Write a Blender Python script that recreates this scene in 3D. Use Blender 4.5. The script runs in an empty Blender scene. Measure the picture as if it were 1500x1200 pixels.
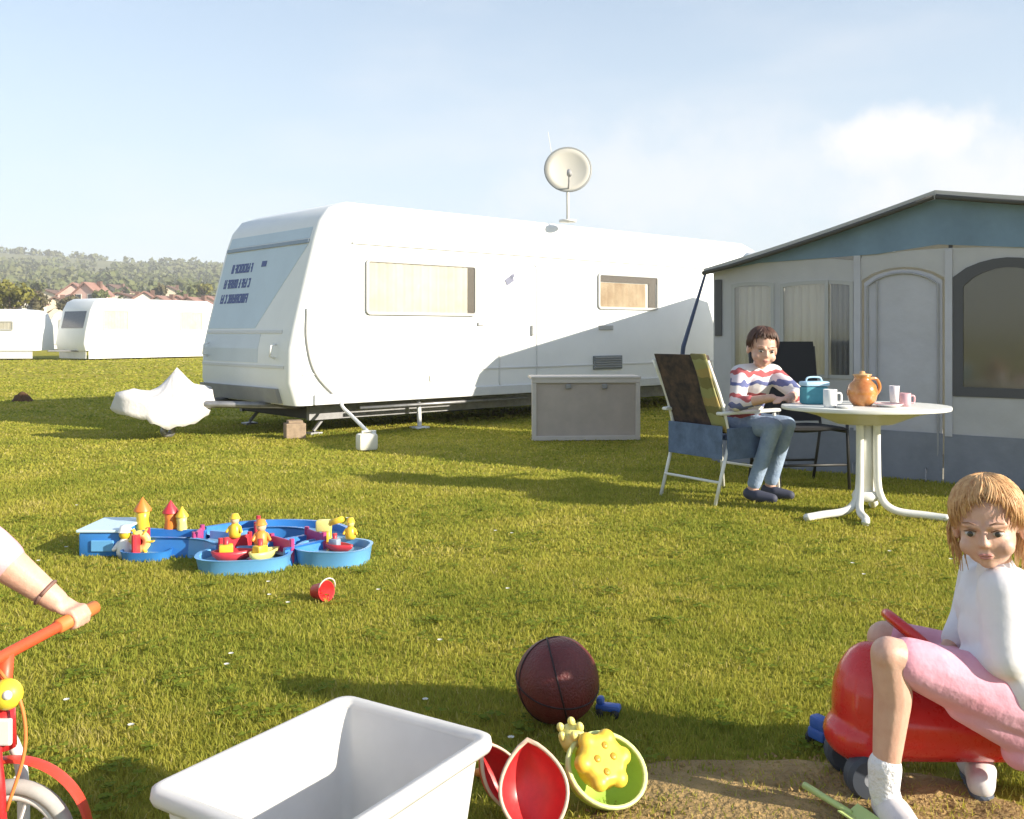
import bpy, bmesh, math, random
import numpy as np
from mathutils import Vector, Matrix, Quaternion, noise as mnoise

R = math.radians
random.seed(7)
rng = np.random.default_rng(7)
sc = bpy.context.scene
COL = sc.collection

# ------------------------------------------------------------------ camera
F, CX, HY, CAMH = 1400.0, 750.0, 486.0, 1.20        # focal length in px, centre, horizon row, eye height
cam_d = bpy.data.cameras.new("camera")
cam = bpy.data.objects.new("camera", cam_d); COL.objects.link(cam)
cam.location = (0, 0, CAMH); cam.rotation_euler = (R(90), 0, 0)
cam_d.sensor_fit = 'HORIZONTAL'; cam_d.sensor_width = 36
cam_d.lens = 36 * F / 1500
cam_d.shift_y = -(600 - HY) / 1500
cam_d.clip_start = 0.05; cam_d.clip_end = 6000
sc.camera = cam

# ------------------------------------------------------------------ sun, sky, exposure
SUN_EL = R(21.3)
SUN_AZ = math.atan2(0.91, -0.41)                       # clockwise from +Y
sun_dir = Vector((math.sin(SUN_AZ) * math.cos(SUN_EL), math.cos(SUN_AZ) * math.cos(SUN_EL), math.sin(SUN_EL)))
sl = bpy.data.lights.new("sun", 'SUN'); sl.energy = 5.0; sl.angle = R(0.6); sl.color = (1.0, 0.91, 0.76)
so = bpy.data.objects.new("sun", sl); COL.objects.link(so)
so.rotation_euler = (-sun_dir).to_track_quat('-Z', 'Y').to_euler()
so.location = (20, -10, 20)

w = bpy.data.worlds.new("World"); sc.world = w; w.use_nodes = True
nt = w.node_tree; nt.nodes.clear()
def N(t, typ, **kw):
    n = t.nodes.new(typ)
    for k, v in kw.items():
        if k.startswith('i_'):
            n.inputs[k[2:].replace('_', ' ')].default_value = v
        else:
            setattr(n, k, v)
    return n
out = N(nt, 'ShaderNodeOutputWorld'); bg = N(nt, 'ShaderNodeBackground'); bg.inputs[1].default_value = 0.106
sky = N(nt, 'ShaderNodeTexSky', sky_type='NISHITA', sun_disc=False, sun_elevation=SUN_EL, sun_rotation=SUN_AZ,
        altitude=200, air_density=1.0, dust_density=0.6, ozone_density=1.6)
tc = N(nt, 'ShaderNodeTexCoord')
sep = N(nt, 'ShaderNodeSeparateXYZ'); nt.links.new(tc.outputs['Generated'], sep.inputs[0])
# thin high haze all round the horizon, thinning upwards
hz = N(nt, 'ShaderNodeMapRange', interpolation_type='SMOOTHSTEP'); hz.inputs[1].default_value = -0.05; hz.inputs[2].default_value = 0.55
hz.inputs[3].default_value = 0.86; hz.inputs[4].default_value = 0.25
nt.links.new(sep.outputs[2], hz.inputs[0])
# soft fair-weather clouds
def cloud(center, scale, lo, hi, amt):
    c = Vector(center).normalized()
    nz = N(nt, 'ShaderNodeTexNoise'); nz.inputs['Scale'].default_value = 16; nz.inputs['Detail'].default_value = 8; nz.inputs['Roughness'].default_value = .6
    nt.links.new(tc.outputs['Generated'], nz.inputs['Vector'])
    sb = N(nt, 'ShaderNodeVectorMath', operation='SUBTRACT'); nt.links.new(tc.outputs['Generated'], sb.inputs[0]); sb.inputs[1].default_value = c
    ml = N(nt, 'ShaderNodeVectorMath', operation='MULTIPLY'); nt.links.new(sb.outputs[0], ml.inputs[0]); ml.inputs[1].default_value = scale
    wn = N(nt, 'ShaderNodeVectorMath', operation='MULTIPLY_ADD'); nt.links.new(nz.outputs['Color'], wn.inputs[0])
    wn.inputs[1].default_value = (1.7, 1.7, 1.7); nt.links.new(ml.outputs[0], wn.inputs[2])
    wo = N(nt, 'ShaderNodeVectorMath', operation='ADD'); nt.links.new(wn.outputs[0], wo.inputs[0]); wo.inputs[1].default_value = (-.85, -.85, -.85)
    ln = N(nt, 'ShaderNodeVectorMath', operation='LENGTH'); nt.links.new(wo.outputs[0], ln.inputs[0])
    mr = N(nt, 'ShaderNodeMapRange', interpolation_type='SMOOTHSTEP'); nt.links.new(ln.outputs['Value'], mr.inputs[0])
    mr.inputs[1].default_value = lo; mr.inputs[2].default_value = hi; mr.inputs[3].default_value = amt; mr.inputs[4].default_value = 0
    return mr.outputs[0]
wn = N(nt, 'ShaderNodeTexNoise'); wn.inputs['Scale'].default_value = 2.2; wn.inputs['Detail'].default_value = 5
wmap = N(nt, 'ShaderNodeMapping'); wmap.inputs['Scale'].default_value = (1, 1, 3.5); nt.links.new(tc.outputs['Generated'], wmap.inputs[0]); nt.links.new(wmap.outputs[0], wn.inputs['Vector'])
wr = N(nt, 'ShaderNodeMapRange', interpolation_type='SMOOTHSTEP'); nt.links.new(wn.outputs[0], wr.inputs[0])
wr.inputs[1].default_value = 0.48; wr.inputs[2].default_value = 0.75; wr.inputs[3].default_value = 0; wr.inputs[4].default_value = 0.35
c1 = cloud((0.415, 1, 0.200), (9.0, 9.0, 27), 0.35, 1.0, 1.0)
c2 = cloud((0.53, 1, 0.150), (6, 6, 19), 0.3, 1.25, 0.85)
c3 = cloud((0.17, 1, 0.155), (5, 5, 16), 0.2, 1.3, 0.55)
def screen(socks):
    acc = None
    for s in socks:
        if acc is None: acc = s; continue
        ia = N(nt, 'ShaderNodeMath', operation='SUBTRACT'); ia.inputs[0].default_value = 1; nt.links.new(acc, ia.inputs[1])
        mu = N(nt, 'ShaderNodeMath', operation='MULTIPLY_ADD')   # (1-a)*b + a
        nt.links.new(ia.outputs[0], mu.inputs[0]); nt.links.new(s, mu.inputs[1]); nt.links.new(acc, mu.inputs[2]); acc = mu.outputs[0]
    return acc
mixh = N(nt, 'ShaderNodeMix', data_type='RGBA'); nt.links.new(hz.outputs[0], mixh.inputs[0]); nt.links.new(sky.outputs[0], mixh.inputs[6])
mixh.inputs[7].default_value = (3.75, 4.30, 4.75, 1)
mixs = N(nt, 'ShaderNodeMix', data_type='RGBA'); nt.links.new(screen([wr.outputs[0], c1, c2, c3]), mixs.inputs[0]); nt.links.new(mixh.outputs[2], mixs.inputs[6])
mixs.inputs[7].default_value = (4.95, 4.95, 5.0, 1)
nt.links.new(mixs.outputs[2], bg.inputs[0]); nt.links.new(bg.outputs[0], out.inputs[0])

vs = sc.view_settings; vs.view_transform = 'Standard'; vs.look = 'None'; vs.exposure = 1.0; vs.gamma = 1.0; vs.use_curve_mapping = False
sc.cycles.use_denoising = True
sc.cycles.max_bounces = 8; sc.cycles.transparent_max_bounces = 12

# ------------------------------------------------------------------ materials
MATS = {}
def mat(name, col, rough=0.6, var=0.0, scale=8.0, bump=0.0, bscale=40.0, metal=0.0, spec=0.5, trans=0.0, alpha=1.0, col2=None, sss=0.0, coat=0.0, emit=None):
    if name in MATS: return MATS[name]
    m = bpy.data.materials.new(name); m.use_nodes = True; t = m.node_tree
    b = t.nodes['Principled BSDF']
    b.inputs['Roughness'].default_value = rough; b.inputs['Metallic'].default_value = metal
    b.inputs['Specular IOR Level'].default_value = spec
    b.inputs['Coat Weight'].default_value = coat
    if sss: b.inputs['Subsurface Weight'].default_value = sss; b.inputs['Subsurface Radius'].default_value = (0.012, 0.005, 0.003)
    co = N(t, 'ShaderNodeTexCoord')
    c = (*col, 1)
    if var or col2:
        nz = N(t, 'ShaderNodeTexNoise'); nz.inputs['Scale'].default_value = scale; nz.inputs['Detail'].default_value = 6; nz.inputs['Roughness'].default_value = 0.65
        t.links.new(co.outputs['Object'], nz.inputs['Vector'])
        rp = N(t, 'ShaderNodeValToRGB'); rp.color_ramp.elements[0].position = 0.32; rp.color_ramp.elements[1].position = 0.68
        if col2: rp.color_ramp.elements[0].color = c; rp.color_ramp.elements[1].color = (*col2, 1)
        else:
            rp.color_ramp.elements[0].color = tuple(x * (1 - var) for x in col) + (1,)
            rp.color_ramp.elements[1].color = tuple(min(1, x * (1 + var)) for x in col) + (1,)
        t.links.new(nz.outputs[0], rp.inputs[0]); t.links.new(rp.outputs[0], b.inputs['Base Color'])
    else:
        b.inputs['Base Color'].default_value = c
    if rough < .5 and not metal:
        nr_ = N(t, 'ShaderNodeTexNoise'); nr_.inputs['Scale'].default_value = 35; nr_.inputs['Detail'].default_value = 8; nr_.inputs['Roughness'].default_value = .75; t.links.new(co.outputs['Object'], nr_.inputs['Vector'])
        mr_ = N(t, 'ShaderNodeMapRange'); mr_.inputs[1].default_value = .3; mr_.inputs[2].default_value = .7; mr_.inputs[3].default_value = rough * .8; mr_.inputs[4].default_value = rough + .22
        t.links.new(nr_.outputs[0], mr_.inputs[0]); t.links.new(mr_.outputs[0], b.inputs['Roughness'])
    if bump:
        nb = N(t, 'ShaderNodeTexNoise'); nb.inputs['Scale'].default_value = bscale; nb.inputs['Detail'].default_value = 4
        t.links.new(co.outputs['Object'], nb.inputs['Vector'])
        bp = N(t, 'ShaderNodeBump'); bp.inputs['Strength'].default_value = bump; bp.inputs['Distance'].default_value = 0.02
        t.links.new(nb.outputs[0], bp.inputs['Height']); t.links.new(bp.outputs[0], b.inputs['Normal'])
    if trans:
        tr = N(t, 'ShaderNodeBsdfTranslucent'); tr.inputs[0].default_value = c
        mx = N(t, 'ShaderNodeMixShader'); mx.inputs[0].default_value = trans
        o = t.nodes['Material Output']; t.links.new(b.outputs[0], mx.inputs[1]); t.links.new(tr.outputs[0], mx.inputs[2]); t.links.new(mx.outputs[0], o.inputs[0])
    MATS[name] = m; return m

def glass_mat(name, tint=(0.9, 0.9, 0.88), clear=0.75, rough=0.03, ior=1.5):
    if name in MATS: return MATS[name]
    m = bpy.data.materials.new(name); m.use_nodes = True; t = m.node_tree; t.nodes.clear()
    o = N(t, 'ShaderNodeOutputMaterial'); tr = N(t, 'ShaderNodeBsdfTransparent'); gl = N(t, 'ShaderNodeBsdfGlossy'); df = N(t, 'ShaderNodeBsdfDiffuse')
    tr.inputs[0].default_value = (*tint, 1); gl.inputs['Roughness'].default_value = rough; df.inputs[0].default_value = (*[x * .55 for x in tint], 1)
    fr = N(t, 'ShaderNodeFresnel'); fr.inputs[0].default_value = ior
    ge = N(t, 'ShaderNodeNewGeometry'); fb_ = N(t, 'ShaderNodeMath', operation='SUBTRACT'); fb_.inputs[0].default_value = 1; t.links.new(ge.outputs['Backfacing'], fb_.inputs[1])
    fm_ = N(t, 'ShaderNodeMath', operation='MULTIPLY'); t.links.new(fb_.outputs[0], fm_.inputs[0]); t.links.new(fr.outputs[0], fm_.inputs[1])
    dm_ = N(t, 'ShaderNodeMath', operation='MULTIPLY'); t.links.new(fb_.outputs[0], dm_.inputs[0]); dm_.inputs[1].default_value = 1 - clear
    mx = N(t, 'ShaderNodeMixShader'); t.links.new(dm_.outputs[0], mx.inputs[0])
    t.links.new(tr.outputs[0], mx.inputs[1]); t.links.new(df.outputs[0], mx.inputs[2])
    m2 = N(t, 'ShaderNodeMixShader'); t.links.new(fm_.outputs[0], m2.inputs[0]); t.links.new(mx.outputs[0], m2.inputs[1]); t.links.new(gl.outputs[0], m2.inputs[2])
    t.links.new(m2.outputs[0], o.inputs[0]); MATS[name] = m; return m

def stripe_mat(name, cols, freq, axis=2, rough=0.85, distort=0.0):
    m = bpy.data.materials.new(name); m.use_nodes = True; t = m.node_tree; b = t.nodes['Principled BSDF']; b.inputs['Roughness'].default_value = rough
    co = N(t, 'ShaderNodeTexCoord'); src = co.outputs['Object']
    if distort:
        nz = N(t, 'ShaderNodeTexNoise'); nz.inputs['Scale'].default_value = 9; t.links.new(src, nz.inputs['Vector'])
        ma = N(t, 'ShaderNodeVectorMath', operation='MULTIPLY_ADD'); t.links.new(nz.outputs['Color'], ma.inputs[0]); ma.inputs[1].default_value = (distort,) * 3; t.links.new(src, ma.inputs[2]); src = ma.outputs[0]
    s = N(t, 'ShaderNodeSeparateXYZ'); t.links.new(src, s.inputs[0])
    mu = N(t, 'ShaderNodeMath', operation='MULTIPLY'); t.links.new(s.outputs[axis], mu.inputs[0]); mu.inputs[1].default_value = freq
    fr = N(t, 'ShaderNodeMath', operation='FRACT'); t.links.new(mu.outputs[0], fr.inputs[0])
    rp = N(t, 'ShaderNodeValToRGB'); rp.color_ramp.interpolation = 'CONSTANT'
    el = rp.color_ramp.elements
    while len(el) < len(cols): el.new(0.5)
    for i, c in enumerate(cols): el[i].position = i / len(cols); el[i].color = (*c, 1)
    t.links.new(fr.outputs[0], rp.inputs[0]); t.links.new(rp.outputs[0], b.inputs['Base Color'])
    MATS[name] = m; return m

WHITE = mat('white_paint', (0.80, 0.80, 0.79), 0.35, var=0.03, scale=3, bump=0.02, bscale=120)
CARAVAN = mat('caravan_paint', (0.78, 0.79, 0.79), 0.38, var=0.035, scale=1.4, bump=0.06, bscale=70)
CREAM = mat('cream_plastic', (0.72, 0.70, 0.62), 0.4, var=0.04, scale=3)
GREY = mat('grey_plastic', (0.33, 0.33, 0.34), 0.5, var=0.08, scale=6)
DARK = mat('dark_rubber', (0.025, 0.025, 0.027), 0.7, var=0.2, scale=20)
CHASSIS = mat('galvanised_steel', (0.28, 0.28, 0.29), 0.45, metal=0.6, var=0.2, scale=12)
GLASS = glass_mat('window_acrylic', (0.93, 0.93, 0.91), 0.92)
VINYL = glass_mat('clear_vinyl', (0.97, 0.97, 0.95), 0.9, 0.10, 2.2)
SMOKE = glass_mat('dark_mesh_vinyl', (0.50, 0.50, 0.46), 0.9, 0.12, 1.8)

# ------------------------------------------------------------------ mesh helpers
class MB:
    def __init__(s): s.v = []; s.f = []
    def add(s, vs_, fs):
        n = len(s.v); s.v += [tuple(v) for v in vs_]; s.f += [tuple(i + n for i in f) for f in fs]; return s
    def box(s, c, size, rot=None, bev=0.0):
        hx, hy, hz_ = size[0] / 2, size[1] / 2, size[2] / 2
        b = min(bev, hx * .9, hy * .9, hz_ * .9)
        c = Vector(c)
        if b <= 0:
            vs_ = [Vector((x, y, z)) for z in (-hz_, hz_) for y in (-hy, hy) for x in (-hx, hx)]
            fs = [(0, 2, 3, 1), (4, 5, 7, 6), (0, 1, 5, 4), (2, 6, 7, 3), (0, 4, 6, 2), (1, 3, 7, 5)]
        else:
            bm = bmesh.new(); bmesh.ops.create_cube(bm, size=1)
            for v in bm.verts: v.co = Vector((v.co.x * hx * 2, v.co.y * hy * 2, v.co.z * hz_ * 2))
            bmesh.ops.bevel(bm, geom=bm.edges[:], offset=b, segments=2, profile=0.5, affect='EDGES')
            bm.verts.index_update(); vs_ = [v.co.copy() for v in bm.verts]; fs = [tuple(v.index for v in f.verts) for f in bm.faces]; bm.free()
        if rot is not None: vs_ = [rot @ v for v in vs_]
        return s.add([v + c for v in vs_], fs)
    def tube(s, pts, rad, seg=8, cap=True):
        pts = [Vector(p) for p in pts]; n = len(pts)
        rad = [rad] * n if not hasattr(rad, '__len__') else rad
        vs_ = []; fs = []
        up = None
        for i, p in enumerate(pts):
            d = (pts[min(i + 1, n - 1)] - pts[max(i - 1, 0)]).normalized()
            if up is None:
                up = Vector((0, 0, 1)) if abs(d.z) < 0.9 else Vector((1, 0, 0))
            u = (up - d * up.dot(d)).normalized(); up = u; v = d.cross(u)
            for k in range(seg):
                a = 2 * math.pi * k / seg; vs_.append(p + (u * math.cos(a) + v * math.sin(a)) * rad[i])
        for i in range(n - 1):
            for k in range(seg):
                k2 = (k + 1) % seg; fs.append((i * seg + k, i * seg + k2, (i + 1) * seg + k2, (i + 1) * seg + k))
        if cap: fs.append(tuple(range(seg - 1, -1, -1))); fs.append(tuple((n - 1) * seg + k for k in range(seg)))
        return s.add(vs_, fs)
    def ell(s, c, r, rot=None, u=16, v=10):
        c = Vector(c); r = (r, r, r) if not hasattr(r, '__len__') else r
        vs_ = [Vector((0, 0, r[2]))]; fs = []
        for j in range(1, v):
            th = math.pi * j / v
            for i in range(u):
                ph = 2 * math.pi * i / u; vs_.append(Vector((r[0] * math.sin(th) * math.cos(ph), r[1] * math.sin(th) * math.sin(ph), r[2] * math.cos(th))))
        vs_.append(Vector((0, 0, -r[2])))
        for i in range(u): fs.append((0, 1 + i, 1 + (i + 1) % u)); 
        for j in range(v - 2):
            for i in range(u):
                a = 1 + j * u; b = a + u; fs.append((a + i, b + i, b + (i + 1) % u, a + (i + 1) % u))
        a = 1 + (v - 2) * u; L = len(vs_) - 1
        for i in range(u): fs.append((a + i, L, a + (i + 1) % u))
        if rot is not None: vs_ = [rot @ q for q in vs_]
        return s.add([q + c for q in vs_], fs)
    def caps(s, p, q, r1, r2, seg=14):
        """tapered capsule"""
        p = Vector(p); q = Vector(q); d = (q - p); L = d.length; d.normalize()
        pts = []; rr = []
        for k in range(5): a = math.pi / 2 * (1 - k / 4); pts.append(p - d * r1 * math.sin(a)); rr.append(max(r1 * math.cos(a), 1e-4))
        for k in range(5): a = math.pi / 2 * k / 4; pts.append(q + d * r2 * math.sin(a)); rr.append(max(r2 * math.cos(a), 1e-4))
        return s.tube(pts, rr, seg)
    def chain(s, pts, rads, seg=14):
        for i in range(len(pts) - 1): s.caps(pts[i], pts[i + 1], rads[i], rads[i + 1], seg)
        return s
    def lathe(s, prof, c=(0, 0, 0), seg=24, rot=None, closed=False):
        c = Vector(c); vs_ = []; fs = []; n = len(prof)
        for (r, z) in prof:
            for k in range(seg): a = 2 * math.pi * k / seg; vs_.append(Vector((max(r, 1e-4) * math.cos(a), max(r, 1e-4) * math.sin(a), z)))
        for i in range(n if closed else n - 1):
            j = (i + 1) % n
            for k in range(seg): k2 = (k + 1) % seg; fs.append((i * seg + k, i * seg + k2, j * seg + k2, j * seg + k))
        if rot is not None: vs_ = [rot @ q for q in vs_]
        return s.add([q + c for q in vs_], fs)
    def prism(s, poly, a, b, axis='y'):
        """polygon in the other two axes extruded from a to b"""
        n = len(poly)
        def P(p, t):
            return (p[0], t, p[1]) if axis == 'y' else ((p[0], p[1], t) if axis == 'z' else (t, p[0], p[1]))
        vs_ = [P(p, a) for p in poly] + [P(p, b) for p in poly]
        fs = [tuple(range(n)), tuple(range(2 * n - 1, n - 1, -1))] + [(i, i + n, (i + 1) % n + n, (i + 1) % n) for i in range(n)]
        return s.add(vs_, fs)
    def mesh(s, name='m'):
        me = bpy.data.meshes.new(name); me.from_pydata(s.v, [], s.f); 
        bm = bmesh.new(); bm.from_mesh(me); bmesh.ops.recalc_face_normals(bm, faces=bm.faces[:]); bm.to_mesh(me); bm.free()
        return me
    def build(s, name, m, parent=None, smooth=False):
        return link(name, s.mesh(name), m, parent, smooth)

def link(name, me, m, parent=None, smooth=False):
    o = bpy.data.objects.new(name, me); COL.objects.link(o)
    if m is not None and len(me.materials) == 0: me.materials.append(m)
    if smooth:
        me.polygons.foreach_set('use_smooth', [True] * len(me.polygons))
        if smooth == 'auto':
            try: me.set_sharp_from_angle(angle=R(38))
            except Exception: pass
    if parent: o.parent = parent
    return o
def tag(o, label, cat, group=None, kind=None):
    if label: o['label'] = label
    if cat: o['category'] = cat
    if group: o['group'] = group
    if kind: o['kind'] = kind
    return o
def thing(name, label, cat, loc=(0, 0, 0), rz=0.0, group=None):
    o = bpy.data.objects.new(name, None); COL.objects.link(o); o.location = loc; o.rotation_euler = (0, 0, rz); o.empty_display_size = 0.1
    return tag(o, label, cat, group)
def copy_tree(o, parent=None):
    c = o.copy(); COL.objects.link(c); c.parent = parent
    for ch in list(o.children): copy_tree(ch, c)
    return c
def blob(name, mb, m, parent, voxel=0.006, it=6, fac=0.5):
    """fuse overlapping closed shapes into one continuous smooth surface"""
    me = mb.mesh(name); o = bpy.data.objects.new(name, me); COL.objects.link(o)
    rm = o.modifiers.new('r', 'REMESH'); rm.mode = 'VOXEL'; rm.voxel_size = voxel; rm.use_smooth_shade = True
    if it: sm = o.modifiers.new('s', 'SMOOTH'); sm.factor = fac; sm.iterations = it
    dg = bpy.context.evaluated_depsgraph_get(); me2 = bpy.data.meshes.new_from_object(o.evaluated_get(dg)); me2.name = name
    bpy.data.objects.remove(o)
    return link(name, me2, m, parent, True)
def at(px, py, d):
    return Vector(((px - CX) / F * d, d, CAMH - (py - HY) * d / F))
def gnd(px, py, z=0.0):
    d = (CAMH - z) * F / (py - HY); return Vector(((px - CX) / F * d, d, z))
def catmull(pts, n=6):
    P = [Vector(p) for p in pts]; P = [P[0] * 2 - P[1]] + P + [P[-1] * 2 - P[-2]]; o = []
    for i in range(1, len(P) - 2):
        for k in range(n):
            t = k / n; a, b, c, d = P[i - 1], P[i], P[i + 1], P[i + 2]
            o.append(0.5 * ((2 * b) + (c - a) * t + (2 * a - 5 * b + 4 * c - d) * t * t + (3 * b - a - 3 * c + d) * t ** 3))
    o.append(P[-2]); return o
def fill_poly(outline, holes, thick, name, m, parent, y=0.0):
    """sheet in the local x-z plane with holes, given thickness towards +y"""
    bm = bmesh.new()
    for loop in [outline] + holes:
        vs_ = [bm.verts.new((p[0], y, p[1])) for p in loop]
        for i in range(len(vs_)): bm.edges.new((vs_[i], vs_[(i + 1) % len(vs_)]))
    bmesh.ops.triangle_fill(bm, use_beauty=True, edges=bm.edges[:])
    r = bmesh.ops.extrude_face_region(bm, geom=bm.faces[:])
    for g in r['geom']:
        if isinstance(g, bmesh.types.BMVert): g.co.y += thick
    bmesh.ops.recalc_face_normals(bm, faces=bm.faces[:])
    me = bpy.data.meshes.new(name); bm.to_mesh(me); bm.free()
    return link(name, me, m, parent)

# ================================================================== GROUND
def hill_h(x, y):
    t = max(0.0, (y - 100) / 600.0)
    base = 53 * min(t, 1.15) ** 1.2 * (1 if t < 1.15 else 1)
    fx = min(1.1, max(0.03, 1 - 0.00115 * (x + 375)))
    n = mnoise.noise(Vector((x * 0.006, y * 0.006, 3.1))) * 5 + mnoise.noise(Vector((x * 0.02, y * 0.02, 1.1))) * 1.5
    return base * fx + n * min(1, t * 2.5)

def lawn_mat():
    m = bpy.data.materials.new('lawn_soil_and_thatch'); m.use_nodes = True; t = m.node_tree; b = t.nodes['Principled BSDF']; b.inputs['Roughness'].default_value = 0.95; b.inputs['Specular IOR Level'].default_value = 0.1
    co = N(t, 'ShaderNodeTexCoord')
    n1 = N(t, 'ShaderNodeTexNoise'); n1.inputs['Scale'].default_value = 0.55; n1.inputs['Detail'].default_value = 5
    n2 = N(t, 'ShaderNodeTexNoise'); n2.inputs['Scale'].default_value = 26; n2.inputs['Detail'].default_value = 6; n2.inputs['Roughness'].default_value = 0.7
    for n in (n1, n2): t.links.new(co.outputs['Object'], n.inputs['Vector'])
    r1 = N(t, 'ShaderNodeValToRGB'); r1.color_ramp.elements[0].position = .35; r1.color_ramp.elements[1].position = .65
    r1.color_ramp.elements[0].color = (0.30, 0.31, 0.045, 1); r1.color_ramp.elements[1].color = (0.40, 0.35, 0.06, 1)
    r2 = N(t, 'ShaderNodeValToRGB'); r2.color_ramp.elements[0].position = .3; r2.color_ramp.elements[1].position = .75
    r2.color_ramp.elements[0].color = (0.62, 0.60, 0.55, 1); r2.color_ramp.elements[1].color = (1.15, 1.1, 1.0, 1)
    t.links.new(n1.outputs[0], r1.inputs[0]); t.links.new(n2.outputs[0], r2.inputs[0])
    mx = N(t, 'ShaderNodeMix', data_type='RGBA', blend_type='MULTIPLY'); mx.inputs[0].default_value = 1
    t.links.new(r1.outputs[0], mx.inputs[6]); t.links.new(r2.outputs[0], mx.inputs[7]); t.links.new(mx.outputs[2], b.inputs['Base Color'])
    bp = N(t, 'ShaderNodeBump'); bp.inputs['Strength'].default_value = 0.8; bp.inputs['Distance'].default_value = 0.03
    t.links.new(n2.outputs[0], bp.inputs['Height']); t.links.new(bp.outputs[0], b.inputs['Normal'])
    return m
xs = np.concatenate([[-3000, -1200, -500, -200, -80, -40], np.arange(-20, 20.1, 1.0), [40, 80, 200, 500, 1200, 3000]])
ys = np.concatenate([[-300, -60, -20], np.arange(-6, 30.1, 1.0), [40, 55, 75, 100, 160, 300, 700, 1500, 4000]])
mb = MB()
vsx = [(x, y, 0.0) for y in ys for x in xs]; nx = len(xs)
mb.add(vsx, [(j * nx + i, j * nx + i + 1, (j + 1) * nx + i + 1, (j + 1) * nx + i) for j in range(len(ys) - 1) for i in range(nx - 1)])
tag(mb.build('ground', lawn_mat()), None, None, kind='structure')

# bare sandy earth where the children have been digging
sand = mat('sandy_earth', (0.22, 0.145, 0.055), 0.95, col2=(0.44, 0.29, 0.12), scale=7, bump=0.9, bscale=60)
mb = MB(); nr, na = 7, 40
cx_, cy_ = 0.70, 2.36
vs_ = [(cx_, cy_, 0.014)]
for j in range(1, nr + 1):
    for i in range(na):
        a = 2 * math.pi * i / na; rr = j / nr * (1 + 0.30 * mnoise.noise(Vector((math.cos(a) * 1.7, math.sin(a) * 1.7, 5))))
        x = cx_ + 0.62 * rr * math.cos(a); y = cy_ + 0.33 * rr * math.sin(a)
        z = (0.012 + 0.014 * mnoise.noise(Vector((x * 9, y * 9, 0)))) if j < nr else -0.012
        vs_.append((x, y, max(z, 0.004) if j < nr else -0.012))
fs = [(0, 1 + i, 1 + (i + 1) % na) for i in range(na)]
for j in range(nr - 1):
    for i in range(na): a = 1 + j * na; fs.append((a + i, a + na + i, a + na + (i + 1) % na, a + (i + 1) % na))
mb.add(vs_, fs); tag(mb.build('sand_patch', sand, None, True), None, None, kind='structure')

# ------------------------------------------------------------------ hill, wood, village
hillm = mat('hill_meadow', (0.115, 0.13, 0.045), 0.95, col2=(0.20, 0.19, 0.085), scale=0.02)
hx = np.linspace(-1300, 900, 90); hy = np.linspace(100, 1100, 46)
mb = MB(); mb.add([(x, y, hill_h(x, y) - 0.05 if y > 101 else -0.5) for y in hy for x in hx],
                  [(j * 90 + i, j * 90 + i + 1, (j + 1) * 90 + i + 1, (j + 1) * 90 + i) for j in range(45) for i in range(89)])
tag(mb.build('hill', hillm, None, True), None, None, kind='structure')

def clumps(pts, name, m, parent=None, seed=1):
    """many rough leaf-tuft faces spread through crown volumes; pts = (x,y,z,rx,rz,n)"""
    r_ = np.random.default_rng(seed); V = []; 
    for (x, y, z, rx, rz, n, s) in pts:
        d = r_.normal(size=(n, 3)); d /= np.linalg.norm(d, axis=1)[:, None]
        lob = 0.78 + 0.22 * np.sin(d[:, 0] * 5 + x) * np.cos(d[:, 1] * 4 + y) + 0.12 * np.sin(d[:, 2] * 9 + x * 3)
        p = d * (r_.random(n) ** 0.33 * lob)[:, None] * np.array([rx, rx, rz]) + np.array([x, y, z])
        nrm = d + r_.normal(size=(n, 3)) * 0.6; nrm /= np.linalg.norm(nrm, axis=1)[:, None]
        t1 = np.cross(nrm, r_.normal(size=(n, 3))); t1 /= np.linalg.norm(t1, axis=1)[:, None]; t2 = np.cross(nrm, t1)
        sz = (s * (0.6 + 0.8 * r_.random(n)))[:, None]
        V.append(np.stack([p - t1 * sz, p + t2 * sz * 0.8, p + t1 * sz, p - t2 * sz * 0.8], 1))
    V = np.concatenate(V).reshape(-1, 3); n = len(V) // 4
    me = bpy.data.meshes.new(name); me.vertices.add(len(V)); me.vertices.foreach_set('co', V.ravel().astype(np.float32))
    me.loops.add(n * 4); me.loops.foreach_set('vertex_index', np.arange(n * 4, dtype=np.int32)); me.polygons.add(n)
    me.polygons.foreach_set('loop_start', np.arange(0, n * 4, 4, dtype=np.int32)); me.update(); me.validate()
    return link(name, me, m, parent)
leafA = mat('leaf_green', (0.100, 0.130, 0.040), 0.8, col2=(0.175, 0.175, 0.065), scale=0.05, trans=0.2)
leafB = mat('leaf_spring_yellow', (0.16, 0.16, 0.025), 0.8, col2=(0.25, 0.23, 0.05), scale=0.3, trans=0.25)
leafC = mat('leaf_brown_green', (0.085, 0.075, 0.03), 0.8, col2=(0.14, 0.12, 0.05), scale=0.15, trans=0.2)
bark = mat('bark', (0.09, 0.065, 0.045), 0.9, var=0.3, scale=5)
pts = []
for i in range(5200):
    x = rng.uniform(-560, 120); y = rng.uniform(250, 820)
    if mnoise.noise(Vector((x * 0.014, y * 0.010, 9))) < (0.10 if y < 400 else -0.08): continue
    r = rng.uniform(2.2, 4.6); pts.append((x, y, hill_h(x, y) + r * 0.6, r, r * 1.0, 22, r * 0.34))
tag(clumps(pts, 'hillside_wood', leafA, None, 3), 'mixed green woodland covering the far hillside', 'woodland', kind='stuff')

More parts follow.
